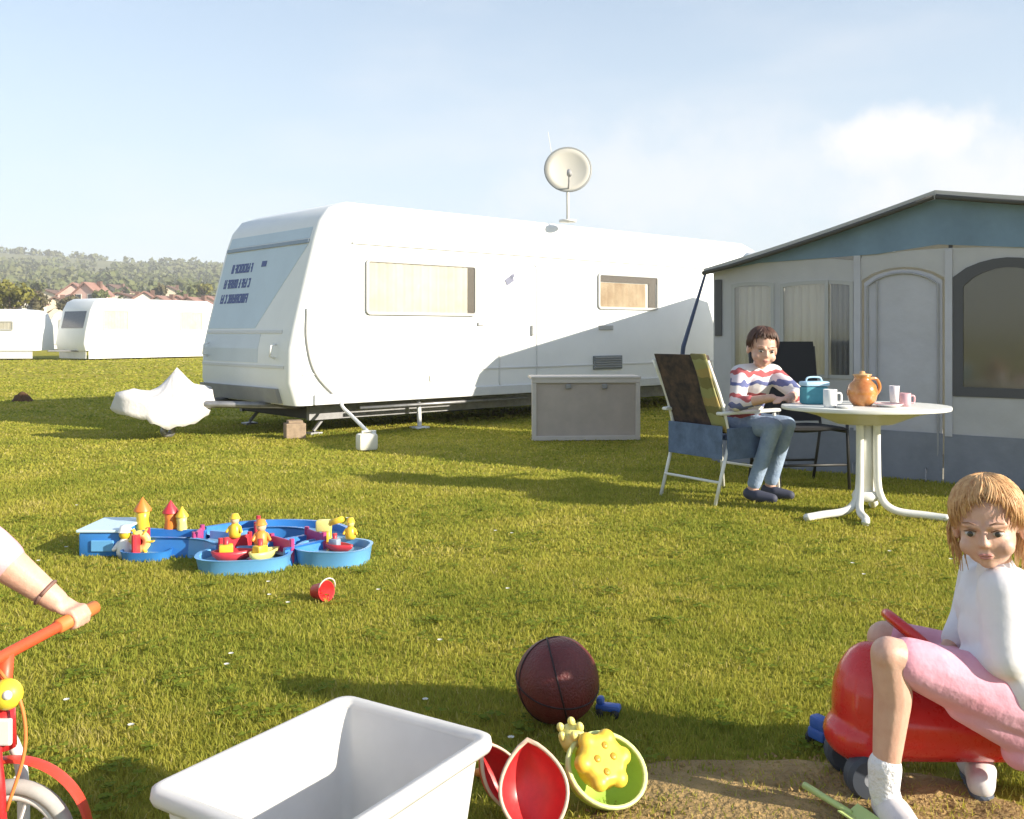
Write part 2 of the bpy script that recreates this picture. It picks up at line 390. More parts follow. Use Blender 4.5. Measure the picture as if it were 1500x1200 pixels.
wallc = [mat('house_white', (0.72, 0.68, 0.60), 0.85, var=0.06, scale=0.4), mat('house_cream', (0.66, 0.56, 0.42), 0.85, var=0.06, scale=0.4), mat('house_pink', (0.66, 0.44, 0.38), 0.85, var=0.06, scale=0.4)]
roofc = [mat('roof_red', (0.30, 0.165, 0.13), 0.8, var=0.2, scale=0.6), mat('roof_brown', (0.17, 0.10, 0.075), 0.8, var=0.2, scale=0.6)]
HWIN = mat('far_window', (0.05, 0.055, 0.065), 0.15)
DOORM = mat('far_door', (0.16, 0.09, 0.05), 0.6)
def house(px, d, wd, dp, hh, rh, wc, rc, rz, label, wing=False):
    wd *= .74; dp *= .74; hh *= .82; rh *= .62
    x = (px - CX) / F * d; z0 = hill_h(x, d) - 0.6
    t = thing('house', label, 'house', (x, d, z0), rz, 'houses of the village below the hill')
    m = MB(); m.box((0, 0, hh / 2), (wd, dp, hh)); m.prism([(-wd / 2, hh - .002), (wd / 2, hh - .002), (0, hh + rh - .15)], -dp / 2 + .02, dp / 2 - .02); m.build('wall', wallc[wc], t)
    ov = 0.4; m = MB()
    for s in (-1, 1):
        m.prism([(s * (wd / 2 + ov), hh - rh * ov / (wd / 2)), (0, hh + rh), (0, hh + rh + .3), (s * (wd / 2 + ov), hh - rh * ov / (wd / 2) + .3)], -dp / 2 - ov, dp / 2 + ov)
    rf = m.build('roof', roofc[rc], t)
    MB().box((wd * .2, dp * .15, hh + rh * .85), (.8, .8, 1.8)).build('chimney', roofc[1], rf)
    n = max(2, int(wd / 2.6)); fl = max(1, int(hh / 2.3))
    for f in range(fl):
        for i in range(n):
            xx = -wd / 2 + (i + .5) * wd / n; zz = 1.75 + f * 2.3
            if f == 0 and i == n // 2:
                MB().box((xx, -dp / 2 - .02, 1.65), (1.1, .12, 2.1)).build('door', DOORM, t); continue
            wn_ = MB().box((xx, -dp / 2 - .02, zz), (1.25, .12, 1.45)).build('window', wallc[0], t)
            MB().box((xx, -dp / 2 - .07, zz), (1.0, .06, 1.2)).build('pane', HWIN, wn_)
HL = ['white', 'cream', 'pink']
village = [  # px, d, width, depth, wall h, roof h, wall colour, roof colour, yaw, description
    (8, 300, 10, 9, 5.6, 3.6, 0, 1, 8, 'lone white house standing high among the hillside trees'),
    (20, 190, 9, 8, 5.5, 3.2, 1, 1, -10, 'cream house half hidden behind the yellow tree'),
    (44, 165, 5, 6, 6.2, 2.4, 0, 0, 5, 'narrow tall white house at the village edge'),
    (82, 175, 7, 7, 5.6, 2.6, 1, 1, 20, 'small cream house with brown roof above the white caravan'),
    (76, 250, 15, 9, 5.6, 3.4, 1, 1, -4, 'long cream farmhouse under a brown roof'),
    (112, 205, 8, 9, 8.2, 3.8, 2, 0, 12, 'tall pink house with red roof'),
    (136, 200, 7, 8, 8.6, 3.6, 2, 0, -8, 'slim pink house with red roof'),
    (126, 262, 10, 9, 5.6, 3.4, 2, 0, 0, 'pink bungalow uphill of the tall pink houses'),
    (180, 215, 20, 9, 6.0, 3.4, 0, 1, 3, 'long white terrace with brown roof'),
    (170, 300, 12, 9, 5.6, 3.4, 1, 1, -15, 'cream house beside the upper wood'),
    (214, 205, 8, 8, 6.8, 3.2, 0, 0, 14, 'white house with a steep red roof next to the terrace'),
    (240, 200, 9, 8, 5.8, 3.0, 0, 0, -6, 'white cottage with red roof behind the far caravan'),
    (262, 210, 9, 8, 5.8, 3.2, 2, 0, 10, 'pale pink cottage with red roof'),
    (286, 200, 10, 8, 5.4, 3.0, 2, 0, -12, 'pink house with red roof close to the big caravan'),
    (308, 215, 9, 8, 5.6, 3.2, 1, 0, 4, 'cream house with red roof partly behind the big caravan'),
    (250, 290, 11, 9, 5.6, 3.4, 1, 1, 6, 'cream house in the trees above the cottages'),
]
for v in village: house(v[0], v[1], *v[2:8], R(v[8]), v[9])

def tree(px, d, h, rx, m, label, n=260, leaf=0.35, seed=2, z0=None):
    x = (px - CX) / F * d; zb = hill_h(x, d) - .05 if d > 100 else 0.0
    t = thing('tree', label, 'tree', (x, d, zb), 0, 'trees around the village')
    mt = MB(); mt.tube([(0, 0, -.3), (0.1, 0, h * .35), (-.1, 0.05, h * .8)], [h * .035, h * .024, h * .008], 7)
    for k in range(6):
        a = k * 1.05 + seed; zz = h * (0.3 + .06 * k); mt.tube([(0, 0, zz), (math.cos(a) * rx * .7, math.sin(a) * rx * .7, zz + h * .22)], [h * .014, h * .004], 5)
    mt.build('trunk', bark, t)
    cl = []
    r2 = random.Random(seed)
    for k in range(9):
        a = r2.uniform(0, 6.28); q = r2.uniform(.15, .62); cl.append((math.cos(a) * rx * q, math.sin(a) * rx * q, h * r2.uniform(.38, .86), rx * r2.uniform(.35, .55), h * r2.uniform(.12, .2), n // 9 * 3, leaf))
    clumps(cl, 'crown', m, t, seed)
tree(14, 105, 7.2, 3.4, leafB, 'round yellow-green spring tree at the edge of the village', 420, .22, 4)
tree(-22, 112, 8.5, 3.6, leafB, 'taller yellow-green tree beside the round one', 400, .24, 5)
tree(58, 140, 6.5, 3.2, leafC, 'brownish bare-twigged tree in front of the narrow white house', 300, .24, 6)
tree(100, 150, 6.0, 3.0, leafC, 'brownish shrubby tree in front of the tall pink house', 300, .24, 7)
tree(160, 190, 8.0, 4.0, leafA, 'dark green tree between pink house and terrace', 300, .4, 8)
tree(226, 240, 9.0, 4.5, leafC, 'brown-green tree above the white cottage', 300, .45, 9)
tree(275, 235, 9.0, 4.5, leafA, 'dark green tree above the pale pink cottage', 300, .45, 10)
tree(40, 225, 9.0, 4.5, leafA, 'dark green tree below the long farmhouse', 300, .45, 11)
tree(300, 250, 10.0, 5, leafB, 'light green tree uphill beside the big caravan', 300, .45, 12)

# ================================================================== CARAVANS
def caravan_body(L, W, z0, prof, bev, name, m, parent):
    bm = bmesh.new()
    a = [bm.verts.new((p[0], 0, p[1])) for p in prof]; b = [bm.verts.new((p[0], W, p[1])) for p in prof]
    bm.faces.new(a); bm.faces.new(b[::-1]); n = len(prof)
    for i in range(n): bm.faces.new((a[i], b[i], b[(i + 1) % n], a[(i + 1) % n]))
    bmesh.ops.recalc_face_normals(bm, faces=bm.faces[:])
    ed = [e for e in bm.edges if abs(e.verts[0].co.y - e.verts[1].co.y) < 1e-6 and (max(e.verts[0].co.z, e.verts[1].co.z) > z0 + .05)]
    bmesh.ops.bevel(bm, geom=ed, offset=bev, segments=4, profile=0.5, affect='EDGES', clamp_overlap=True)
    me = bpy.data.meshes.new(name); bm.to_mesh(me); bm.free()
    return link(name, me, m, parent, 'auto')
def wheel(parent, x, y, r, wd):
    rt = Matrix.Rotation(R(90), 3, 'X')
    w_ = MB().lathe([(r * .62, -wd / 2), (r * .9, -wd / 2), (r, -wd * .3), (r, wd * .3), (r * .9, wd / 2), (r * .62, wd / 2)], (x, y, r), 28, rt, closed=True).build('wheel', DARK, parent, 'auto')
    MB().lathe([(0.001, -wd * .2), (r * .2, -wd * .28), (r * .5, -wd * .2), (r * .63, -wd * .45), (r * .63, wd * .4), (0.001, wd * .4)], (x, y, r), 20, Matrix.Rotation(R(-90), 3, 'X') if y > 1 else rt, closed=False).build('rim', CHASSIS, w_, 'auto')
    return w_
def frame_ring(x0, x1, z0, z1, wth, y0, y1, rad=0.06):
    """rounded rectangular ring between depths y0..y1"""
    def rr(a, b, c, d, r):
        o = []
        for (cx2, cz2, s) in ((b - r, d - r, 0), (a + r, d - r, 90), (a + r, c + r, 180), (b - r, c + r, 270)):
            for k in range(5): g = R(s + k * 22.5); o.append((cx2 + r * math.cos(g), cz2 + r * math.sin(g)))
        return o
    A = rr(x0, x1, z0, z1, rad); B = rr(x0 + wth, x1 - wth, z0 + wth, z1 - wth, max(rad - wth, .012)); n = len(A)
    m = MB(); vs_ = [(p[0], y, p[1]) for y in (y0, y1) for P in (A, B) for p in P]; fs = []
    for i in range(n):
        j = (i + 1) % n
        fs += [(i, j, n + j, n + i), (2 * n + i, 3 * n + i, 3 * n + j, 2 * n + j), (i, 2 * n + i, 2 * n + j, j), (n + i, n + j, 3 * n + j, 3 * n + i)]
    m.add(vs_, fs); return m, B
def curtain(x0, x1, z0, z1, y, folds, amp, name, m, parent):
    n = int(folds * 8); V = []; 
    for i in range(n + 1):
        x = x0 + (x1 - x0) * i / n; yy = y + amp * math.sin(i / n * folds * 2 * math.pi + math.sin(i * .7)) * .5 + amp * .5
        V += [(x, yy, z0), (x, yy, z1)]
    return MB().add(V, [(2 * i, 2 * i + 2, 2 * i + 3, 2 * i + 1) for i in range(n)]).build(name, m, parent, True)
CURT = mat('beige_curtain', (0.60, 0.55, 0.48), 0.9, col2=(0.74, 0.70, 0.64), scale=3)
CURT2 = mat('ochre_curtain', (0.34, 0.22, 0.12), 0.9, col2=(0.58, 0.46, 0.32), scale=2.5)
SEAL = mat('grey_window_seal', (0.42, 0.42, 0.41), 0.55)
SHADE = mat('dark_blind', (0.12, 0.10, 0.085), 0.8)

# ---- the big caravan (front left corner A on the ground, +x rearwards, +y to its far side)
TH = R(42); A0 = (-2.42, 10.6)
def ct(px):
    k = (px - CX) / F; return (-A0[0] + A0[1] * k) / (math.cos(TH) - math.sin(TH) * k)
def cz(py, t): return CAMH - (py - HY) * (A0[1] + math.sin(TH) * t) / F
car = thing('caravan', 'large white touring caravan with blue-lettered front beside the grey awning', 'caravan', (A0[0], A0[1], 0), TH)
W = 2.3; L = 9.3
prof = [(0.02, .37), (-.06, .62), (-.05, 1.0), (.02, 1.30), (.15, 1.80), (.27, 2.25), (.35, 2.47), (.48, 2.63), (.72, 2.715), (L - .7, 2.715), (L - .35, 2.62), (L - .16, 2.35), (L - .08, 1.6), (L, .9), (L, .37)]
caravan_body(L, W, .37, prof, .085, 'body', CARAVAN, car)
# body rail, awning rail and trims on the near side
MB().box((L / 2 + .25, -.012, 2.235), (L - 1.0, .02, .028), bev=.006).build('awning_rail', mat('rail_grey', (.62, .62, .62), .4), car)
MB().box((L / 2, -.006, .72), (L - .2, .012, .018)).build('trim_strip', mat('rail_grey', (.62, .62, .62), .4), car)
MB().box((L / 2 + .1, -.012, .43), (L - .3, .03, .12), bev=.008).build('skirt_panel', mat('skirt_grey', (.60, .61, .62), .45, var=.05), car)
MB().tube(catmull([(ct(449), -.012, cz(452, ct(449))), (ct(449), -.012, cz(500, ct(449))), (ct(462), -.012, cz(548, ct(462))), (ct(498), -.014, .40)], 5), .016, 7).build('corner_trim', SEAL, car, True)
def car_window(x0, x1, z0, z1, dark_side):
    m, _ = frame_ring(x0, x1, z0, z1, .035, -.03, .01)
    f = m.build('window', SEAL, car, 'auto')
    return f
w1 = car_window(ct(535), ct(697), 1.40, 2.06, True)
curtain(ct(535) + .03, ct(684), 1.43, 2.03, -.013, 13, .008, 'curtain', CURT, w1)
MB().box((ct(689), -.012, 1.73), (.11, .008, .58)).build('blind', SHADE, w1)
MB().box(((ct(535) + ct(697)) / 2, -.026, 1.73), (ct(697) - ct(535) - .05, .006, .62)).build('pane', GLASS, w1)
w2 = car_window(ct(875), ct(963), 1.53, 2.06, True)
curtain(ct(875) + .03, ct(945), 1.55, 1.92, -.013, 7, .008, 'curtain', CURT2, w2)
MB().box(((ct(875) + ct(963)) / 2, -.011, 1.98), (ct(963) - ct(875) - .06, .006, .10)).build('blind', SHADE, w2)
MB().box((ct(954), -.0125, 1.73), (.16, .008, .40)).build('blind', SHADE, w2)
MB().box(((ct(875) + ct(963)) / 2, -.026, 1.795), (ct(963) - ct(875) - .05, .006, .49)).build('pane', GLASS, w2)
# service hatches, vents, handles, emblem
BLUEP = mat('blue_print', (.06, .09, .26), .5)
e = MB(); tx = ct(746)
e.box((tx, -.004, 1.885), (.15, .008, .09), Matrix.Rotation(R(-30), 3, 'Y'), .003); e.box((tx + .05, -.004, 1.94), (.08, .008, .05), Matrix.Rotation(R(-30), 3, 'Y')); e.build('emblem', mat('emblem_blue', (.16, .17, .24), .4), car)
vt = MB().box((5.14, -.012, .75), (.62, .024, .20), bev=.008).build('fridge_vent', mat('vent_grey', (.20, .22, .23), .5), car)
for k in range(5): MB().box((5.14, -.028, .68 + k * .035), (.56, .012, .012), Matrix.Rotation(R(30), 3, 'X')).build('louvre', GREY, vt)
MB().box((5.1, -.012, 1.26), (.30, .024, .07), bev=.008).build('hatch_handle', SEAL, car)
MB().box((2.70, -.012, 1.30), (.10, .03, .05), bev=.01).build('window_latch', SEAL, car)
MB().box((1.95, -.008, .62), (.16, .02, .07), bev=.006).build('side_marker', mat('marker_cream', (.62, .60, .50), .4), car)
fr_, _ = frame_ring(3.02, 3.72, .46, 2.13, .02, -.012, .01, .08); dr = fr_.build('door', mat('door_seam', (.66, .66, .66), .5), car)
MB().box((3.62, -.02, 1.22), (.05, .04, .14), bev=.01).build('handle', SEAL, dr)
# front panel: brow line, lettering, lower locker, bumper (front is the plane x~0, y 0..W)
def fx(z):
    for i in range(len(prof) - 1):
        if prof[i][1] <= z <= prof[i + 1][1] and i < 9:
            f = (z - prof[i][1]) / (prof[i + 1][1] - prof[i][1]); return prof[i][0] + f * (prof[i + 1][0] - prof[i][0])
    return 0
def front_strip(name, z, h, y0, y1, m, proud=.012, parent=car):
    z1_, z2_ = z - h / 2, z + h / 2
    pv = []
    for (zz, p) in ((z1_, proud), (z2_, proud), (z2_, -.01), (z1_, -.01)): pv.append((fx(zz) - p, zz))
    mm = MB(); n = 4
    mm.add([(p[0], y0, p[1]) for p in pv] + [(p[0], y1, p[1]) for p in pv], [(0, 1, 2, 3), (7, 6, 5, 4)] + [(i, i + 4, (i + 1) % 4 + 4, (i + 1) % 4) for i in range(4)])
    return mm.build(name, m, parent)
def front_tint(name, edge, m_):
    V = []
    for (zz, ya, yb) in edge: V += [(fx(zz) - .004, ya, zz), (fx(zz) - .004, yb, zz)]
    n_ = len(V); V += [(v[0] + .012, v[1], v[2]) for v in V]; k = len(edge)
    fs_ = [(2 * i, 2 * i + 1, 2 * i + 3, 2 * i + 2) for i in range(k - 1)] + [(n_ + 2 * i, n_ + 2 * i + 2, n_ + 2 * i + 3, n_ + 2 * i + 1) for i in range(k - 1)]
    fs_ += [(2 * i, 2 * i + 2, n_ + 2 * i + 2, n_ + 2 * i) for i in range(k - 1)] + [(2 * i + 1, n_ + 2 * i + 1, n_ + 2 * i + 3, 2 * i + 3) for i in range(k - 1)] + [(0, n_, n_ + 1, 1), (n_ - 2, n_ - 1, 2 * n_ - 1, 2 * n_ - 2)]
    return MB().add(V, fs_).build(name, m_, car)
FBL = mat('pale_blue_front', (.52, .62, .71), .38, var=.04, scale=2)  # panel tint that also puts the front's bluish shade into its colour
front_tint('front_tint', [(z_, .12 + (2.20 - z_) / .95 * .80, W - .12) for z_ in (1.24, 1.30, 1.5, 1.7, 1.8, 1.9, 2.0, 2.1, 2.20)], FBL)
front_tint('front_tint', [(z_, .13, W - .13) for z_ in (2.27, 2.33, 2.40)], FBL)
front_tint('front_tint', [(z_, .75, W - .10) for z_ in (.84, .90, 1.0, 1.10, 1.17)], mat('pale_grey_front', (.60, .65, .70), .4, var=.04, scale=2))
front_strip('brow_line', 2.235, .045, .12, W - .12, mat('brow_blue_grey', (.26, .32, .40), .5), .016)
front_strip('front_seam', 1.20, .035, .25, W - .10, mat('rail_grey', (.62, .62, .62), .4), .010)
front_strip('front_seam', .80, .03, .12, W - .08, mat('rail_grey', (.62, .62, .62), .4), .012)
front_strip('bumper', .47, .17, .28, W - .05, mat('bumper_grey', (.30, .30, .31), .55, var=.08), .05)
# three rows of blue lettering, too soft to read in the photograph: bold strokes of uneven width
lr = random.Random(21)
for (zz, y0, y1) in ((1.99, 1.36, 1.92), (1.80, 1.33, 1.97), (1.61, 1.30, 2.02)):
    y = y0
    while y < y1:
        lw = lr.uniform(.06, .085)
        front_strip('lettering', zz, .115, y, y + .026, BLUEP, .008)
        if lr.random() < .6: front_strip('lettering', zz, .115, y + lw - .022, y + lw, BLUEP, .008)
        for q_ in lr.sample((-.045, 0, .045), 2): front_strip('lettering', zz + q_, .026, y + .0262, y + lw - .0222, BLUEP, .008)
        y += lw + .012
front_strip('lettering', 2.02, .07, 1.02, 1.14, BLUEP, .008)
# grab handles and front lights
for yy in (.30, W - .25): MB().tube([(fx(.95) - .02, yy, .90), (fx(.95) - .08, yy, .92), (fx(1.05) - .08, yy, 1.04), (fx(1.06) - .02, yy, 1.06)], .014, 7).build('grab_handle', WHITE, car, True)
# roof hatch, chassis, axle, legs
MB().box((2.2, 1.1, 2.75), (.7, .7, .09), bev=.03).build('roof_hatch', CREAM, car, 'auto')
for yy in (.30, W - .30): MB().box((L / 2, yy, .265), (L - .7, .06, .18)).build('chassis_rail', CHASSIS, car)  # rails made deep to block the sun under the body
MB().box((4.35, W / 2, .30), (.10, W - .3, .10)).build('axle', CHASSIS, car)
MB().box((L / 2, W / 2, .362), (L - .1, W - .1, .012)).build('floor_pan', mat('underfloor', (.06, .055, .05), .8), car)
for yy in (.20, W - .20): wheel(car, 4.35, yy, .31, .18)
for (xx, yy) in ((.45, .35), (.45, W - .35), (L - .5, .35), (L - .5, W - .35)):
    g = MB(); g.tube([(xx + .28, yy, .34), (xx, yy, .04)], .022, 6); g.box((xx, yy, .015), (.16, .16, .03), bev=.005); g.build('corner_steady', CHASSIS, car)
g = MB(); g.tube([(1.8, .12, .34), (1.8, .10, .03)], .028, 8); g.box((1.8, .10, .012), (.18, .18, .024)); g.build('corner_steady', WHITE, car, True)
MB().tube([(0.9, .06, .30), (3.6, .06, .30)], .022, 7).build('side_bar', CHASSIS, car, True)
MB().box((1.7, W * .45, .25), (1.2, .9, .20), bev=.03).build('sun_block_mid', mat('dark_sun_block', (.05, .05, .05), .7), car)  # dark boxes added under the body, here and below, to block the sun
MB().box((2.9, W * .5, .24), (.7, 1.2, .22), bev=.02).build('sun_block_rear', MATS['dark_sun_block'], car)
MB().box((.62, W * .5, .26), (.5, 1.7, .16), bev=.02).build('sun_block_front', MATS['dark_sun_block'], car)
fm = MB(); yc = W / 2
for s in (-1, 1): fm.tube([(.5, yc + s * .75, .33), (-1.15, yc + s * .06, .40)], .04, 6)
fm.tube([(-1.1, yc, .40), (-1.42, yc, .42)], .035, 8); fm.ell((-1.45, yc, .42), .06)
fm.build('drawbar', CHASSIS, car, True)
jw = MB(); jw.tube([(-.95, yc, .60), (-.95, yc, .10)], .025, 8); jw.lathe([(.02, -.025), (.08, -.025), (.08, .025), (.02, .025)], (-.95, yc, .08), 16, Matrix.Rotation(R(90), 3, 'X'), True); jw.build('jockey_wheel', CHASSIS, car, True)
# white canvas cover over the hitch (a thing lying on it)
V = []; nU = 72; rings = [0, .12, .25, .4, .55, .7, .85, 1.0]
def cov_h(px_, py_):
    vals = [.80 - 1.25 * math.hypot(px_ + .84, py_), .56 - .42 * math.hypot(px_ + 1.34, py_ * 1.3), .56 - .40 * math.hypot(px_ + .55, py_ * 1.0), .50 - .25 * abs(py_)]
    return math.log(sum(math.exp(16 * v_) for v_ in vals)) / 16
for v_ in rings + ['h1', 'h2', 'h3', 'h4']:
    for i in range(nU):
        a = 2 * math.pi * i / nU; ca_, sa_ = math.cos(a), math.sin(a)
        Rb = 1 / math.sqrt((ca_ / (.46 if ca_ > 0 else .62)) ** 2 + (sa_ / .34) ** 2)
        pl = math.sin(a * 7 + 1.2 * math.sin(a * 3)) * .6 + math.sin(a * 13 + 1) * .4
        if isinstance(v_, str):
            q_ = int(v_[1]) / 4; rr_2 = Rb * (1 + (.05 + .07 * pl) * q_); x_, y_ = ca_ * rr_2, sa_ * rr_2
            hem = .27 + .07 * math.sin(a * 2 + 2.2) + .03 * pl - (.06 if math.sin(a) < -.6 else 0); top_ = cov_h(-.9 + ca_ * Rb, sa_ * Rb); z_ = top_ + (hem - top_) * q_
        else:
            x_, y_ = ca_ * Rb * v_, sa_ * Rb * v_; z_ = cov_h(-.9 + x_, y_) + .018 * pl * v_ ** 1.5
        V.append((-.9 + x_, yc + y_, z_))
K = len(rings) + 4
cv = MB().add(V, [(j_ * nU + i, j_ * nU + (i + 1) % nU, (j_ + 1) * nU + (i + 1) % nU, (j_ + 1) * nU + i) for j_ in range(K - 1) for i in range(nU)]).build('hitch_cover', mat('white_canvas', (.70, .68, .67), .85, var=.05, scale=8, bump=.25, bscale=30, trans=.15), None, True)
cv.modifiers.new('t', 'SOLIDIFY').thickness = .008
cv.location = (A0[0], A0[1], 0); cv.rotation_euler = (0, 0, TH); tag(cv, 'crumpled white canvas cover draped over the caravan drawbar', 'cover')
# block of wood under the front, water hose and white canister
bl = gnd(424, 646); t = MB().box((0, 0, .09), (.22, .2, .17), bev=.01).box((0, 0, .19), (.16, .16, .03), bev=.004).build('wooden_block', mat('weathered_wood', (.30, .22, .15), .85, var=.25, scale=14), None); t.location = (bl.x, bl.y + .25, 0); t.rotation_euler = (0, 0, .4); tag(t, 'weathered wooden chock under the front of the big caravan', 'block')
cb = gnd(535, 662); can = thing('water_canister', 'small cream white canister on the grass in front of the big caravan', 'canister', (cb.x, cb.y + .1, 0), .5)
MB().box((0, 0, .09), (.20, .15, .17), bev=.03).build('tank', CREAM, can, 'auto'); MB().tube([(-.05, 0, .172), (-.05, 0, .195), (.05, 0, .195), (.05, 0, .172)], .011, 7).build('handle', CREAM, can, True); MB().lathe([(.001, .20), (.024, .20), (.024, .168), (.001, .168)], (.075, 0, 0), 12).build('cap', WHITE, can)
hp0 = Vector((A0[0] + math.cos(TH) * .62 + .0, A0[1] + math.sin(TH) * .62 - .02, .40))
hs = MB().tube(catmull([hp0, hp0 + Vector((.03, -.10, -.06)), Vector(((hp0.x + cb.x) / 2, (hp0.y + cb.y) / 2 + .1, .26)), (cb.x + .0, cb.y + .12, .195)], 6), .02, 8).build('water_hose', WHITE, None, True); tag(hs, 'white hose running from the big caravan down to the canister', 'hose')

# satellite dish on the roof
dsh = at(832, 318, 13.1); dr_ = thing('satellite_dish', 'round grey satellite dish raised above the caravan roof', 'satellite dish', (dsh.x, dsh.y, 2.71), 0)
rt = Matrix.Rotation(R(78), 3, 'X'); zc = .70
MB().tube([(0, .08, 0), (0, .08, zc - .12)], .020, 10).lathe([(.001, 0.0), (.12, 0), (.12, .03), (.001, .03)], (0, .08, 0), 16).build('mast', mat('dish_grey', (.62, .62, .60), .45), dr_, True)
pr = [(.001, .0), (.08, .004), (.16, .016), (.24, .036), (.30, .056), (.305, .050), (.24, .026), (.16, .006), (.08, -.008), (.001, -.012)]
MB().lathe(pr, (0, .02, zc), 36, rt).build('reflector', mat('dish_inner', (.52, .50, .45), .55), dr_, True)
MB().lathe([(.285, .05), (.325, .058), (.33, .045), (.29, .036)], (0, .02, zc), 36, rt, True).build('rim', mat('dish_rim', (.26, .27, .27), .5), dr_, True)
MB().tube([(0, -.02, zc - .29), (0, -.20, zc - .20), (0, -.30, zc - .10)], .012, 7).build('feed_arm', GREY, dr_, True)
MB().tube([(0, -.33, zc - .11), (0, -.24, zc - .05)], [.035, .03], 12).build('receiver', GREY, dr_, True)
MB().tube([(-.22, .05, zc + .22), (-.27, .10, zc + .55)], .004, 5).build('aerial', CREAM, dr_)

# ---- the grey storage box against the caravan
b0 = gnd(857, 646); bx = thing('storage_box', 'low grey framed storage box standing before the caravan wheel', 'storage box', (b0.x, b0.y + .2, 0), R(4))
PAN = mat('box_panel', (.45, .385, .335), .7, var=.08, scale=5); FRM = mat('box_frame', (.56, .51, .46), .55, var=.05)
MB().box((0, .0, .345), (1.14, .36, .63), bev=.01).build('case', PAN, bx)
for (cx2, cz2, sx, sz) in ((0, .03, 1.20, .05), (0, .66, 1.20, .05), (-.575, .345, .05, .58), (.575, .345, .05, .58)): MB().box((cx2, -.19, cz2), (sx, .03, sz), bev=.006).build('frame_bar', FRM, bx)
MB().box((0, .0, .695), (1.22, .42, .03), bev=.008).build('lid', FRM, bx)
for xx in (-.2, .2): MB().box((xx, -.212, .60), (.06, .015, .05), bev=.004).build('catch', CHASSIS, bx)

# ---- generic smaller caravan
def small_caravan(label, loc, rz, L, W, H, group, detail=True, front_dark=True):
    t = thing('caravan', label, 'caravan', loc, rz, group)
    p = [(0, .4), (-.08, .7), (.0, 1.2), (.22, H - .5), (.42, H - .14), (.7, H), (L - .6, H), (L - .25, H - .15), (L - .05, H - .7), (L, .4)]
    caravan_body(L, W, .4, p, .1, 'body', CARAVAN, t)
    for (x0, x1) in ((.75, 1.95), (L - 2.1, L - .9)):
        f, _ = frame_ring(x0, x1, 1.25, H - .5, .05, -.03, .01); f = f.build('window', SEAL, t)
        curtain(x0 + .04, x1 - .04, 1.29, H - .54, -.012, 8, .006, 'curtain', CURT, f); MB().box(((x0 + x1) / 2, -.026, (1.25 + H - .5) / 2), (x1 - x0 - .08, .006, H - 1.85)).build('pane', GLASS, f)
    f, _ = frame_ring(L / 2 - .3, L / 2 + .35, .5, H - .4, .025, -.012, .01, .06); f.build('door', SEAL, t)
    # front window in the slanting nose
    def fxx(z):
        for i in range(5):
            if p[i][1] <= z <= p[i + 1][1]: return p[i][0] + (z - p[i][1]) / (p[i + 1][1] - p[i][1]) * (p[i + 1][0] - p[i][0])
    za, zb = 1.35, H - .55
    mm = MB(); mm.add([(fxx(za) - .012, .3, za), (fxx(za) - .012, W - .3, za), (fxx(zb) - .012, W - .3, zb), (fxx(zb) - .012, .3, zb), (fxx(za) + .03, .3, za), (fxx(za) + .03, W - .3, za), (fxx(zb) + .03, W - .3, zb), (fxx(zb) + .03, .3, zb)],
                      [(0, 1, 2, 3), (7, 6, 5, 4), (0, 4, 5, 1), (1, 5, 6, 2), (2, 6, 7, 3), (3, 7, 4, 0)]); mm.build('front_window', mat('smoked_front_window', (.10, .11, .14), .15), t)
    for yy in (.2, W - .2): wheel(t, L * .55, yy, .3, .17)
    MB().box((L / 2, .06, .235), (L - .3, .02, .34)).build('skirt_panel', mat('skirt_white', (.68, .68, .68), .5, var=.06), t); MB().box((.06, W / 2, .235), (.02, W - .2, .34)).build('skirt_panel', MATS['skirt_white'], t)
    d_ = MB()
    for s in (-1, 1): d_.tube([(.4, W / 2 + s * .6, .38), (-1.0, W / 2, .40)], .04, 6)
    d_.build('drawbar', CHASSIS, t)
    return t
GV = 'touring caravans parked across the meadow'
p1 = gnd(126, 524, .12); small_caravan('white caravan with a shaded grey nose parked far across the meadow', (p1.x, p1.y, 0), R(54), 6.6, 2.3, 2.62, GV)
p2 = gnd(-132, 524, .12); small_caravan('second far white caravan standing left of the grey-nosed one', (p2.x, p2.y, 0), R(6), 5.0, 2.2, 2.15, GV)
p3 = (-30.2, 62.0); small_caravan('small white caravan glimpsed in the gap behind the two far caravans', (p3[0], p3[1], 0), R(10), 5.0, 2.2, 2.5, GV)
# unseen neighbour added behind the awning to throw slanting shade on the big caravan
nb = small_caravan('unseen white caravan added behind the grey awning to shade the big caravan', (2.52, 10.60, 0), R(74.5), 5.2, 2.0, 2.14, None)
nb.scale = (1, -1, 1)

# ================================================================== AWNING TENT
TA = R(-39.07); L0 = (1.87, 8.87)
def tu(px): k = (px - CX) / F; return (L0[1] * k - L0[0]) / (math.cos(TA) - math.sin(TA) * k)
def tz(py, u): return CAMH - (py - HY) * (L0[1] + math.sin(TA) * u) / F
aw = thing('awning', 'grey canvas awning with blue gable, windows and arched door', 'awning', (L0[0], L0[1], 0), TA)
CANV = mat('grey_canvas', (.54, .535, .54), .9, var=.07, scale=3, bump=.7, bscale=4.5, trans=.14)
CANVL = mat('light_grey_canvas', (.56, .56, .60), .9, var=.06, scale=4, bump=.8, bscale=4, trans=.14)
SKIRT = mat('slate_canvas', (.22, .235, .27), .9, var=.1, scale=5, bump=.3, bscale=8)
BLUEC = mat('teal_blue_canvas', (.19, .28, .37), .9, var=.12, scale=3, bump=.6, bscale=5, trans=.08)
ROOFC = mat('roof_canvas', (.62, .62, .60), .85, var=.05, scale=3, trans=.5)
PIPING = mat('dark_piping', (.07, .068, .06), .8)
UW = 5.0; UP = tu(1375); ZL = tz(398, 0); ZP = tz(287, UP); ZR = 1.84; D = 1.75
